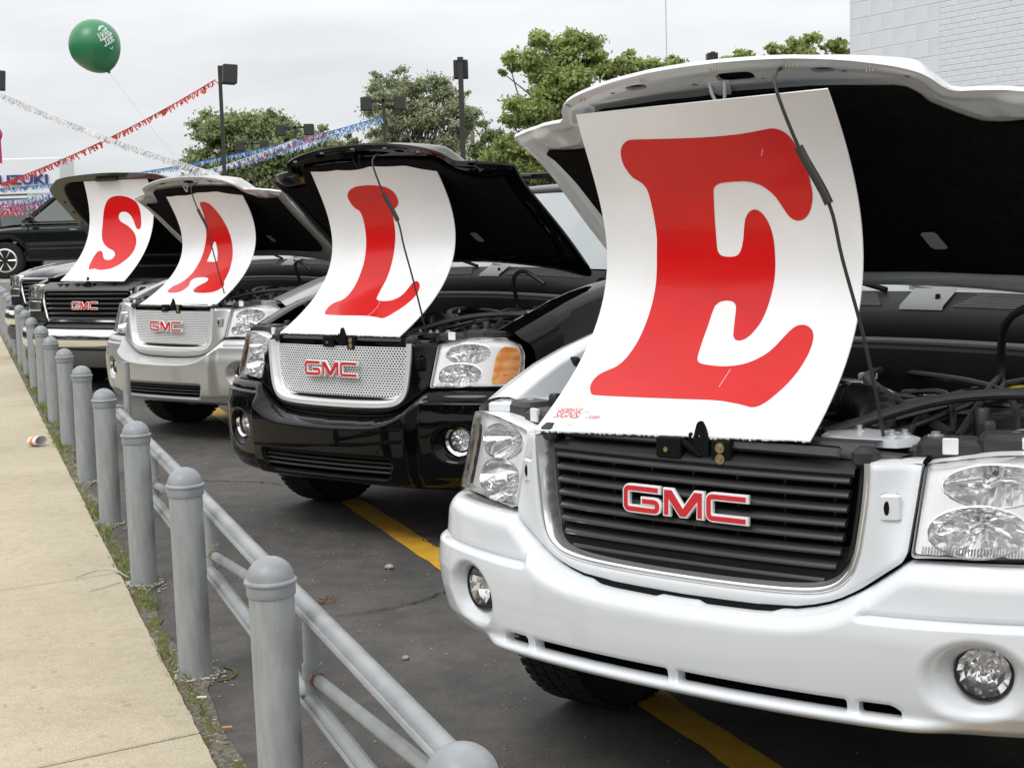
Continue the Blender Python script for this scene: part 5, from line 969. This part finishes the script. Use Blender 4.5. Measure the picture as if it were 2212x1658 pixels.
# ---------------------------------------------------------------- railing behind the bollards
rl = empty('railing', RW(3, .13), 0, 'low grey pipe railing with doubled rails and slanting braces behind the bollards', 'railing')
inv = Matrix.Translation(-Vector(RW(3, .13)))
def rp(mb, name, m_=M_rail, sm=50): o = mb.build(name, m_, rl, sm); o.matrix_parent_inverse = Matrix.Identity(4); o.data.transform(inv); return o
def rail(z, n, r, s0, s1, name):
    m = MB(); c = [(math.cos(a), math.sin(a)) for a in np.linspace(0, 2 * math.pi, 25)[:-1]]; sec = []
    prof = [(r * x, r * y) for x, y in c]
    sec = [(-1.5 * r, -.35 * r), (-1.46 * r, .10 * r), (-1.25 * r, .25 * r), (-1.0 * r, .05 * r), (-.85 * r, .55 * r), (-.5 * r, .88 * r), (0, r), (.5 * r, .88 * r), (.85 * r, .55 * r), (1.0 * r, .05 * r), (1.2 * r, .22 * r), (1.36 * r, .10 * r), (1.4 * r, -.35 * r), (.9 * r, -.6 * r), (0, -1.0 * r), (-.9 * r, -.6 * r)]
    S3 = np.linspace(s0, s1, 24); rows = [[RW(s, n + a, z + b + .002 * math.sin(s * 2)) for a, b in sec] for s in S3]; m.grid(rows, True); m.add(rows[0], [tuple(range(len(sec)))]); m.add(rows[-1], [tuple(range(len(sec)))]); return rp(m, name)
rail(.530, .117, .0225, -1.2, 6.30, 'top_rail'); rail(.290, .112, .0185, -1.2, 5.9, 'bottom_rail')
for s in (-.05, 1.60, 3.22, 4.85):
    m = MB(); m.tube([RW(s, .118, .50), RW(s, .118, .30)], .022, 16); rp(m, 'stub_post')
    m = MB(); m.tube([RW(s - .0, .118, .345), RW(s, .118, .385)], .027, 16); m.box((0, 0, 0), (.0, .0, .0)); rp(m, 'collar')
    m = MB(); m.box(RW(s + .03, .118, .305), (.07, .06, .010), RA, .003); rp(m, 'foot_plate')
    m = MB(); m.tube([RW(s - .035, .122, .352), RW(s - .045, .122, .353)], .021, 14); rp(m, 'weld_ring', mat('rust', (.16, .09, .04), .9, col2=(.30, .27, .22), vscale=60))
    m = MB(); m.tube([RW(s - .01, .125, .345), RW(s - 1.5, .120, .50)], .0165, 14); rp(m, 'brace')
m = MB(); m.tube([RW(6.55, .19, 0), RW(6.55, .19, .78)], .022, 16); tag(m.build('railing_post', M_galv, None), 'thin grey post standing at the far end of the railing', 'post')
m = MB(); 
for k in range(3): pts = [RW(6.28 + .01 * k, .115 + .045 * math.cos(a), .523 + .042 * math.sin(a)) for a in np.linspace(0, 6.28, 14)]; m.tube(pts, .004, 5)
m.tube([RW(6.28, .07, .53), RW(6.31, .04, .52), RW(6.29, .03, .50)], .004, 5); tag(m.build('wire_tie', M_galv, None), 'twisted wire tie round the far end of the top rail', 'wire')
# ---------------------------------------------------------------- far things
def P3(x, y, d):   # point on the ray of photo-frame pixel (x, y) at forward distance d: used for placing far things once
    dx, dy = x - 1106, y - 829; X = dx * math.cos(ROLL) - dy * math.sin(ROLL); Y = dx * math.sin(ROLL) + dy * math.cos(ROLL); up = -Y / FPX; x_ = X / FPX
    v = Vector((x_, math.cos(PITCH) + up * math.sin(PITCH), -math.sin(PITCH) + up * math.cos(PITCH))); v *= d / v.y; return Vector((v.x, v.y, v.z + CAM_H))
carN_dummy = None
# raised display deck with the side-on SUV
dp = P3(8, 560, 31.5); sp = side_suv((dp.x + 1.45, dp.y + .9, .62), R(4), M_dkgreen)
m = MB(); m.box((dp.x + 1.45, dp.y + .9, .31), (7.5, 3.4, .62), 0, .05); tag(m.build('display_deck', mat('deck_concrete', (.30, .29, .27), .85, var=.15), None), 'concrete display deck under the dark green SUV', 'platform')
# white showroom
wc = P3(60, 400, 90); tl = P3(-400, 356, 90); br = P3(135, 418, 90)
sr = empty('showroom', (wc.x - 20, 90, 0), 0, 'white showroom with a blue SUZUKI sign band at the left edge', 'building')
def sadd(mb, name, m_, par=None): o = mb.build(name, m_, par or sr); o.data.transform(Matrix.Translation(-Vector((wc.x - 20, 90, 0)))); return o
zt, zb = tl.z, br.z; xr = P3(128, 400, 90).x
m = MB(); m.box((xr - 20, 91.6, (zb - .2) / 2), (40, 3.2, zb - .2)); sadd(m, 'wall', mat('showroom_wall', (.42, .42, .43), .7))
fa = MB(); fa.box((xr - 20, 90.8, (zt + zb) / 2), (40.6, 3.0, zt - zb), 0, .04); fas = sadd(fa, 'fascia', mat('fascia_white', (.80, .82, .85), .5))
cu = bpy.data.curves.new('txt', 'FONT'); cu.body = 'SUZUKI'; cu.size = 1; cu.extrude = .06; cu.offset = .018; to = bpy.data.objects.new('txt', cu); COL.objects.link(to); bpy.context.view_layer.update(); me = bpy.data.meshes.new_from_object(to); bpy.data.objects.remove(to)
V = np.array([v.co[:] for v in me.vertices]); V[:, 0] -= V[:, 0].min(); l0, l1 = P3(-20, 398, 89.2), P3(102, 378, 89.2); V[:, 0] *= (l1.x - l0.x) / V[:, 0].max(); V[:, 1] *= (P3(60, 377, 89.2).z - P3(60, 397, 89.2).z) / V[:, 1].max()
so = obj('sign_letters', [(l0.x + a - (wc.x - 20), 89.22 - 90 - c, P3(60, 397, 89.2).z + b) for a, b, c in V], [tuple(p.vertices) for p in me.polygons], mat('sign_blue', (.03, .05, .22), .4), fas, 0)
for k in range(9):
    x = xr - 38 + k * 4.4; m = MB(); m.box((x, 89.93, 2.0), (3.6, .12, 3.0)); sadd(m, 'shop_window', M_glass)
rs = P3(14, 452, 88); m = MB(); m.box((rs.x, 88, rs.z), (1.9, .1, .75)); bn = m.build('banner', mat('banner_red', (.6, .05, .04), .6), None); tag(bn, 'red sale banner with white script below the showroom fascia', 'banner')
cu = bpy.data.curves.new('txt', 'FONT'); cu.body = 'PR'; cu.size = .62; cu.shear = .4; cu.extrude = .01; to = bpy.data.objects.new('txt', cu); COL.objects.link(to); bpy.context.view_layer.update(); me = bpy.data.meshes.new_from_object(to); bpy.data.objects.remove(to)
obj('banner_text', [(v.co.x + rs.x - .45, 87.94 - v.co.z, v.co.y + rs.z - .22) for v in me.vertices], [tuple(p.vertices) for p in me.polygons], mat('banner_white', (.8, .8, .8), .6), bn, 0)
rd = P3(1, 310, 60); m = MB(); m.lathe([(.0, -.1), (.35, -.1), (.35, .1), (0, .1)], (rd.x - .28, rd.y, P3(1, 290, 60).z), 20, 'Y'); m.box((rd.x - .3, rd.y, P3(1, 325, 60).z), (.6, .15, 1.0)); m.tube([(rd.x - .5, rd.y, 0), (rd.x - .5, rd.y, P3(1, 350, 60).z)], .08, 8); tag(m.build('pole_sign', mat('sign_crimson', (.5, .02, .08), .5), None), 'sliver of a crimson sign at the left edge', 'sign')
# white-painted masonry building on the right
bw = Vector((4.43, 19.5, 0)); wd = Vector((.457, -.889, 0)); wn = Vector((-.889, -.457, 0))   # along the wall towards the camera; outward normal
bd_ = empty('masonry_building', bw, 0, 'white painted block and brick building at the upper right', 'building')
M_wall = mat('wall_paint', (.69, .72, .75), .75, var=.05, vscale=1.5, bump=.12, bscale=50); M_mort = mat('wall_joint', (.66, .69, .72), .85, var=.1, vscale=20)
def WP(t, z, d=0.): return tuple(wd * t + wn * d + Vector((0, 0, z)))
m = MB(); b_ = [WP(0, 0), WP(14, 0), tuple(Vector(WP(14, 0)) - wn * 12), tuple(Vector(WP(0, 0)) - wn * 12)]; t_ = [(x, y, 6.2) for x, y, z in b_]; m.add(b_ + t_, [(0, 1, 5, 4), (1, 2, 6, 5), (2, 3, 7, 6), (3, 0, 4, 7), (4, 5, 6, 7)]); m.build('wall', M_mort, bd_, 0)
br_ = random.Random(2); mesh_cache = {}
def unit(kind, w, h, t, z):
    key = (kind, round(w, 3))
    if key not in mesh_cache:
        g_ = .0015; e = .007; pr = [(g_, .0), (g_, .003), (g_ + e, .0055)]
        V = [];
        for i_, d in pr: V += [WP(i_, i_, d), WP(w - i_, i_, d), WP(w - i_, h - i_, d), WP(i_, h - i_, d)]
        F = [(q * 4 + j, q * 4 + (j + 1) % 4, q * 4 + 4 + (j + 1) % 4, q * 4 + 4 + j) for q in range(2) for j in range(4)] + [(8, 9, 10, 11)]
        o = obj(kind, V, F, M_wall, bd_, 0); mesh_cache[key] = o.data
    else: o = bpy.data.objects.new(kind, mesh_cache[key]); COL.objects.link(o); o.parent = bd_
    o.location = wd * t + wn * br_.uniform(-.0012, .0004) + Vector((0, 0, z)); return o
for j in range(12):
    z = 2.3 + j * .2032; x = 0
    while x < 1.60 - .01:
        w = min(.4064 if not (j % 2 and x == 0) else .2032, 1.60 - x); unit('block', w, .2032, x, z); x += w
for j in range(36):
    z = 2.3 + j * .0677; x = 1.60
    while x < 3.15:
        w = .2032 if not (j % 2 and x == 1.60) else .1016; unit('brick', w, .0677, x, z); x += w
M_wallfar = mat('wall_paint_far', (.69, .72, .75), .75, var=.05, vscale=3, bump=.4, bscale=30)
m = MB(); m.quad(WP(3.16, 0, .007), WP(13.99, 0, .007), WP(13.99, 6.19, .007), WP(3.16, 6.19, .007)); m.quad(WP(.0, 0, .007), WP(3.16, 0, .007), WP(3.16, 2.29, .007), WP(0, 2.29, .007)); m.build('wall_face', M_wallfar, bd_, 0)
m = MB(); m.tube([WP(.30, 5.0, .03), WP(.30, 4.36, .03), WP(.36, 4.26, .03), WP(.42, 4.22, .02)], .008, 6); m.lathe([(0, 0), (.02, 0), (.02, .02), (0, .02)], WP(.42, 4.21, .01), 8); m.build('wall_cable', M_dark, bd_)
# lot lights
def lot_light(x, ytop, d, double, lab, wpx=None, head=(.42, .55, .55), side=1):
    top = P3(x, ytop, d); rt = empty('lot_light', (top.x, top.y, 0), 0, lab, 'lamp post', 'bronze box lights on poles over the car lot')
    H_ = top.z; m = MB(); m.box((0, 0, H_ / 2), (.14, .14, H_) if not double else (.10, .10, H_), 0, .01); m.build('pole', M_lamp, rt)
    if double == 2:
        m = MB(); m.box((0, 0, H_ - .1), (1.3, .10, .10)); m.build('arm', M_lamp, rt)
        for s in (-1, 1): m = MB(); m.box((s * .62, 0, H_ - .2), (.42, .5, .48), 0, .02); m.build('lamp_head', M_lamp, rt)
    elif double == 1:
        m = MB(); m.box((.10, 0, H_ - .12), (.26, .12, .12)); m.build('arm', M_lamp, rt); m = MB(); m.box((.0, 0, 0), head, 0, .02); h = m.build('lamp_head', M_lamp, rt); h.location = (.30 * side, -.15, H_ - .28); h.rotation_euler = (0, R(4), R(18))
    else:
        m = MB(); m.box((0, .32, H_ - .30), head, 0, .02); m.build('lamp_head', M_lamp, rt); m = MB(); m.box((0, .05, H_ - .05), (.16, .3, .1)); m.build('arm', M_lamp, rt)
    return rt
lot_light(474, 142, 45, 1, 'tall bronze box light where the red streamer ends')
lot_light(994, 124, 42, 0, 'tall bronze box light in front of the round tree', head=(.40, .4, .5))
lot_light(828, 212, 56, 2, 'twin headed lot light where the blue streamers end')
lot_light(637, 271, 68, 2, 'twin headed lot light above the blue streamers, by the left tree')
lot_light(545, 306, 76, 2, 'lowest twin headed lot light, half behind the streamers')
lot_light(1540, 112, 60, 0, 'lot light whose tip shows above the white SUV hood')
ll = lot_light(-24, 155, 45, 1, 'bronze light box cut off by the left edge')
# utility pole and transformer cans, flagpole
u = P3(1020, 285, 75); m = MB(); m.lathe([(.16, 0), (.11, u.z)], (u.x, u.y, 0), 12); up_ = m.build('utility_pole', mat('pole_wood', (.20, .17, .13), .9, var=.2), None); tag(up_, 'wooden utility pole with grey transformer cans beyond the black hood', 'utility pole')
for x in (1007, 1022, 1036): c = P3(x, 337, 74.6); m = MB(); m.lathe([(0, -.26), (.15, -.26), (.16, .18), (.10, .24), (.04, .24), (.04, .32), (0, .32)], tuple(c), 16); m.build('transformer_can', mat('can_grey', (.45, .47, .46), .5), up_)
f0 = P3(1443, 300, 70); m = MB(); m.lathe([(.035, 0), (.025, 14)], (f0.x, f0.y, 0), 10); m.lathe([(0, 14), (.08, 14.05), (0, 14.13)], (f0.x, f0.y, 0), 10); tag(m.build('flagpole', mat('pole_pale', (.6, .6, .58), .4), None), 'thin pale flagpole rising above the white hood', 'flagpole')
# ---------------------------------------------------------------- streamers
def streamer(p, q, sag, cols, n, lab, name='streamer', hr=(.07, .19)):
    r = random.Random(n * 7 + len(lab)); rt = empty(name, p, 0, lab, 'pennant streamer', 'fringe streamers strung over the lot'); L0 = (q - p)
    def pt(t): return L0 * t + Vector((0, 0, -4 * sag * t * (1 - t)))
    m = MB(); m.tube([pt(i / 30) for i in range(31)], .012, 4); m.build('cord', cols[0], rt)
    mbs = [MB() for _ in cols]
    for i in range(n):
        t = (i + r.random()) / n; a = pt(t); h = r.uniform(*hr); w = r.uniform(.02, .055); sw_ = r.uniform(-.10, .14); d = L0.normalized() * w; b = a + Vector((sw_, r.uniform(-.08, .08), -h)); mbs[i % len(cols)].quad(a, a + d, b + d, b)
    for k, mb in enumerate(mbs): mb.build('fringe', cols[k], rt, 0, 'stuff')
    return rt
def leaf_mat(name, a, b):
    m = bpy.data.materials.new(name); m.use_nodes = True; t = m.node_tree; bs = t.nodes['Principled BSDF']; tcn = t.nodes.new('ShaderNodeTexCoord'); n = t.nodes.new('ShaderNodeTexNoise'); n.inputs['Scale'].default_value = .9; n.inputs['Detail'].default_value = 5; t.links.new(tcn.outputs['Object'], n.inputs['Vector'])
    r = t.nodes.new('ShaderNodeValToRGB'); t.links.new(n.outputs['Fac'], r.inputs[0]); r.color_ramp.elements[0].position = .35; r.color_ramp.elements[1].position = .68; r.color_ramp.elements[0].color = (*a, 1); r.color_ramp.elements[1].color = (*b, 1); t.links.new(r.outputs[0], bs.inputs['Base Color']); bs.inputs['Roughness'].default_value = .55
    tl_ = t.nodes.new('ShaderNodeBsdfTranslucent'); t.links.new(r.outputs[0], tl_.inputs[0]); mx = t.nodes.new('ShaderNodeMixShader'); mx.inputs[0].default_value = .45; o = t.nodes['Material Output']; t.links.new(bs.outputs[0], mx.inputs[1]); t.links.new(tl_.outputs[0], mx.inputs[2]); t.links.new(mx.outputs[0], o.inputs[0]); return m
def fm(n, c): return leaf_mat('fringe_' + n, tuple(x * .75 for x in c), tuple(min(.95, x * 1.2) for x in c))
Fw, Fr, Fb, Fl, Fp = fm('white', (.93, .94, .95)), fm('red', (.62, .05, .03)), fm('blue', (.05, .22, .55)), fm('light', (.50, .66, .84)), fm('purple', (.36, .20, .50))
streamer(P3(-60, 172, 44), P3(474, 376, 40), .15, [Fw, Fw], 1000, 'white fringe streamer slanting down from the left edge')
streamer(P3(465, 172, 45), P3(-60, 418, 45), .25, [Fr], 240, 'red fringe streamer crossing the white one', hr=(.05, .18))
streamer(P3(826, 252, 56), P3(-80, 412, 62), .5, [Fb, Fl], 900, 'blue fringe streamer, topmost of the bundle')
streamer(P3(826, 256, 56), P3(-80, 440, 58), .6, [Fl, Fb, Fw], 900, 'pale blue fringe streamer, second of the bundle')
streamer(P3(700, 284, 55), P3(-40, 452, 54), .5, [Fp, Fr, Fl], 700, 'purple and red fringe streamer, third of the bundle')
streamer(P3(640, 300, 55), P3(60, 420, 52), .5, [Fw, Fb, Fw], 600, 'white and blue fringe streamer, lowest of the bundle')
streamer(P3(-20, 440, 70), P3(130, 425, 70), .2, [Fr, Fw, Fb], 50, 'short red and white streamer under the showroom fascia')
streamer(P3(-20, 452, 72), P3(130, 446, 72), .2, [Fb, Fw, Fr], 50, 'second short streamer lower under the showroom fascia')
# ---------------------------------------------------------------- balloon
bc = P3(205, 99, 12.0); br0 = 54 / FPX * 12.0
m = MB(); m.lathe([(0, br0 * 1.02)] + [(br0 * 1.0 * math.sin(a) * (1 if a < 1.6 else 1 - .10 * (a - 1.6)), br0 * 1.02 * math.cos(a) - (0 if a < 1.6 else .06 * br0 * (a - 1.6))) for a in np.linspace(.1, 3.06, 30)] + [(.008, -br0 * 1.13), (.014, -br0 * 1.17), (0, -br0 * 1.16)], (0, 0, 0), 40)
bl = m.build('balloon', mat('balloon_green', (.018, .20, .075), .4, coat=.35, coat_rough=.3), None, 60); bl.location = bc; bl.rotation_euler = (R(8), R(-24), R(0)); tag(bl, 'green balloon with a white print floating over the lot', 'balloon')
# the print: a cluster of white strokes wrapped round the balloon's right side
pm = MB(); pr_ = random.Random(5)
def bpnt(az, el, k=1.012): return (br0 * k * math.cos(el) * math.sin(az), -br0 * k * math.cos(el) * math.cos(az), br0 * k * math.sin(el))
def bst(P, w=.0055): pm.tube([bpnt(a, e) for a, e in P], w, 4)
for a0, e0, h, w_, ch in ((.50, .02, .28, .12, 'M'), (.66, .10, .24, .09, 'A'), (.80, .12, .24, .09, 'R'), (.93, .15, .24, .09, 'K'), (.58, -.22, .2, .10, 'T'), (.70, -.20, .2, .08, 'I'), (.80, -.18, .2, .10, 'M'), (.95, -.15, .2, .1, 'E')):
    S_map = {'M': [[(0, 0), (0, 1), (.5, .4), (1, 1), (1, 0)]], 'A': [[(0, 0), (.5, 1), (1, 0)], [(.2, .4), (.8, .4)]], 'R': [[(0, 0), (0, 1), (1, .8), (0, .5), (1, 0)]], 'K': [[(0, 0), (0, 1)], [(1, 1), (0, .5), (1, 0)]], 'T': [[(.5, 0), (.5, 1)], [(0, 1), (1, 1)]], 'I': [[(.5, 0), (.5, 1)]], 'E': [[(1, 0), (0, 0), (0, 1), (1, 1)], [(0, .5), (.8, .5)]]}
    for ln in S_map[ch]: bst([(a0 + x * w_, e0 + y * h) for x, y in ln])
bst([(.46, -.02), (.8, .05), (1.1, .12)]); bst([(.52, -.25), (.8, -.22), (1.05, -.18)]); bst([(.62, .38), (.8, .52), (1.0, .50)]); bst([(.66, .40), (.82, .46), (1.0, .44)]); bst([(.70, -.38), (.78, -.46), (.86, -.38)])
pm.build('balloon_print', mat('print_white', (.62, .74, .68), .5), bl, 0)
kn = bl.matrix_basis @ Vector((0, 0, -br0 * 1.17)); e_ = P3(372, 330, 12.5); m = MB(); m.tube([kn, kn.lerp(e_, .35) + Vector((.01, 0, -.02)), kn.lerp(e_, .7) + Vector((-.01, 0, .0)), e_, Vector((e_.x + .2, e_.y, 0.9))], .0011, 4); tag(m.build('balloon_string', mat('string', (.6, .6, .62), .6), None), 'thin pale string trailing from the green balloon', 'string')
# ---------------------------------------------------------------- trees
M_bark = mat('bark', (.085, .07, .055), .95, var=.3, vscale=6)
LM = [leaf_mat('leaf_yellow_green', (.24, .31, .09), (.46, .53, .20)), leaf_mat('leaf_mid_green', (.20, .26, .11), (.38, .44, .21)), leaf_mat('leaf_grey_green', (.27, .31, .18), (.45, .49, .31)), leaf_mat('leaf_deep', (.13, .18, .07), (.26, .32, .13))]
def tree(base, H_, blobs, lm, leaf, nleaf, label, seed, trunk=.22, open_=.0):
    """blobs: (x, z, r) puffs of crown relative to the base; depth is filled in"""
    r = np.random.default_rng(seed); rt = empty('tree', base, 0, label, 'tree', 'leafy trees beyond the lot')
    C = []
    for x, z, q in blobs:
        k = max(9, int(15 * q))
        for i in range(k): v = r.normal(0, 1, 3); v /= np.linalg.norm(v); v *= q * r.uniform(.25, .95); C.append((x + v[0], v[1] * 1.2, z + v[2] * .9, q * r.uniform(.16, .42)))
    C = np.array(C); w = C[:, 3] ** 2; w /= w.sum(); ci = r.choice(len(C), nleaf, p=w); d = r.normal(0, 1, (nleaf, 3)); d /= np.linalg.norm(d, axis=1)[:, None]
    rad = C[ci, 3] * np.abs(r.normal(.55, .48, nleaf)); P = C[ci, :3] + d * rad[:, None] * [1.1, 1.1, .7]
    a = r.normal(0, 1, (nleaf, 3)); a /= np.linalg.norm(a, axis=1)[:, None]; nn_ = d + r.normal(0, .7, (nleaf, 3)) + [0, 0, .6]; b = np.cross(a, nn_); b /= np.linalg.norm(b, axis=1)[:, None] + 1e-9; s = r.uniform(.5, 1.3, nleaf)[:, None] * leaf
    V = np.stack([P - a * s, P + b * s * .55, P + a * s, P - b * s * .55], 1).reshape(-1, 3); F = np.arange(nleaf * 4).reshape(-1, 4); me = bpy.data.meshes.new('crown'); me.from_pydata(V.tolist(), [], F.tolist()); me.materials.append(lm); o = bpy.data.objects.new('crown', me); COL.objects.link(o); o.parent = rt
    m = MB(); m.tube([(0, 0, 0), (.1, 0, H_ * .2), (-.1, .05, H_ * .42), (.05, 0, H_ * .6), (0, 0, H_ * .85)], [trunk, trunk * .8, trunk * .6, trunk * .35, trunk * .1], 10); m.build('trunk', M_bark, rt)
    m = MB()
    for i in r.choice(len(C), min(len(C), 60), replace=False):
        c = Vector(C[i, :3]); z0 = max(H_ * .15, c.z * r.uniform(.35, .65)); a_ = Vector((0, 0, z0)); mid = a_.lerp(c, .5) + Vector((r.normal(0, .25), r.normal(0, .25), r.normal(0, .2) - .2)); t0 = trunk * .32 * (1 - z0 / H_) + .02; m.tube([a_, mid, c], [t0, t0 * .6, t0 * .25], 5)
    m.build('limb', M_bark, rt, kind='stuff'); return rt
def tree_px(base_px, d, blobs_px, grow=1.15, **k):
    """crown puffs listed as they are seen (pixel x, pixel y, pixel radius) at distance d"""
    g0 = P3(base_px, 520, d); out_ = []
    for x, y, q in blobs_px: p = P3(x, y, d); out_.append((p.x - g0.x, p.z, q / FPX * d * grow))
    Hm = max(b[1] + b[2] for b in out_); return tree((g0.x, g0.y, 0), Hm, out_, **k)
tree_px(600, 88, [(450, 290, 34), (440, 350, 30), (505, 285, 42), (560, 270, 38), (600, 290, 40), (640, 330, 42), (690, 310, 36), (720, 330, 30), (540, 350, 60), (620, 380, 70), (470, 380, 50), (700, 380, 55), (560, 430, 60)], grow=1.4, lm=LM[1], leaf=.14, nleaf=100000, label='broad mid green tree at the left, behind the streamers', seed=1)
tree_px(905, 80, [(800, 185, 30), (830, 215, 34), (870, 190, 42), (925, 185, 42), (965, 205, 38), (1000, 235, 34), (1020, 260, 28), (850, 250, 50), (920, 250, 60), (980, 290, 50), (830, 310, 45), (900, 330, 60), (960, 350, 60)], lm=LM[2], leaf=.095, nleaf=58000, label='round grey green tree with limbs showing through, in the middle', seed=2, trunk=.3)
tree_px(1250, 58, [(1165, 85, 30), (1110, 140, 30), (1160, 150, 48), (1225, 130, 55), (1250, 90, 40), (1295, 130, 42), (1340, 150, 36), (1365, 120, 20), (1400, 150, 34), (1440, 140, 28), (1120, 250, 46), (1180, 230, 60), (1250, 220, 70), (1110, 310, 50), (1160, 330, 60), (1230, 330, 60), (1330, 220, 60)], lm=LM[0], leaf=.092, nleaf=115000, label='tall yellow green tree behind the black and white hoods', seed=3, trunk=.3)
tree_px(1090, 66, [(1060, 300, 36), (1090, 340, 44), (1040, 340, 30), (1130, 360, 50), (1075, 400, 50), (1180, 400, 60), (1020, 400, 44)], lm=LM[3], leaf=.10, nleaf=34000, label='dark dense bush tree low between the black hood and tall tree', seed=4)
tree_px(1700, 60, [(1605, 112, 24), (1580, 135, 28), (1680, 112, 30), (1725, 104, 32), (1790, 100, 34), (1820, 108, 26), (1650, 150, 50), (1750, 160, 60)], lm=LM[0], leaf=.11, nleaf=13000, label='tree tops peeking over the white hood beside the building', seed=5)
tree_px(760, 100, [(750, 310, 22), (770, 330, 30), (740, 360, 40), (800, 370, 45), (700, 400, 50)], lm=LM[3], leaf=.16, nleaf=7000, label='small dark tree between the left tree and the round tree', seed=6)
def hedge():
    r = np.random.default_rng(3); n = 30000; X = r.uniform(-22, 40, n); hh = 3.4 + 1.2 * np.sin(X * .5) + .7 * np.sin(X * 1.7 + 1) + .4 * np.sin(X * 4.1); Z = r.uniform(0, 1, n) ** .7 * hh; Y = 104 + r.normal(0, 1.2, n); P = np.stack([X, Y, Z], 1); a = r.normal(0, 1, (n, 3)); a /= np.linalg.norm(a, axis=1)[:, None]; b = np.cross(a, r.normal(0, 1, (n, 3))); b /= np.linalg.norm(b, axis=1)[:, None]; s = .22
    V = np.stack([P - a * s, P + b * s * .6, P + a * s, P - b * s * .6], 1).reshape(-1, 3); me = bpy.data.meshes.new('far_wood'); me.from_pydata(V.tolist(), [], np.arange(n * 4).reshape(-1, 4).tolist()); me.materials.append(LM[3]); o = bpy.data.objects.new('far_wood', me); COL.objects.link(o); o['kind'] = 'stuff'
hedge()

# woods across the street, beside and behind the camera: they show as the dark band reflected in the cars
def street_wood():
    r = np.random.default_rng(31); n = 26000; S = r.uniform(-45, 90, n); hh = 6.5 + 1.6 * np.sin(S * .31) + 1.0 * np.sin(S * .83 + 2) + .6 * np.sin(S * 2.3); Z = r.uniform(0, 1, n) ** .8 * hh; Nn = -21 + r.normal(0, 1.5, n)
    a0 = S < -30; Nn = np.where(a0, -21 + r.uniform(0, 60, n), Nn); S = np.where(a0, -30 + r.normal(0, 1.5, n), S)
    P = np.stack([RX + RD[0] * S + RN[0] * Nn, RY + RD[1] * S + RN[1] * Nn, Z], 1); a = r.normal(0, 1, (n, 3)); a /= np.linalg.norm(a, axis=1)[:, None]; b = np.cross(a, r.normal(0, 1, (n, 3))); b /= np.linalg.norm(b, axis=1)[:, None]; s = .34
    V = np.stack([P - a * s, P + b * s * .7, P + a * s, P - b * s * .7], 1).reshape(-1, 3); me = bpy.data.meshes.new('street_wood'); me.from_pydata(V.tolist(), [], np.arange(n * 4).reshape(-1, 4).tolist()); me.materials.append(leaf_mat('leaf_street', (.04, .06, .02), (.10, .14, .05))); o = bpy.data.objects.new('street_wood', me); COL.objects.link(o); o['kind'] = 'stuff'
street_wood()
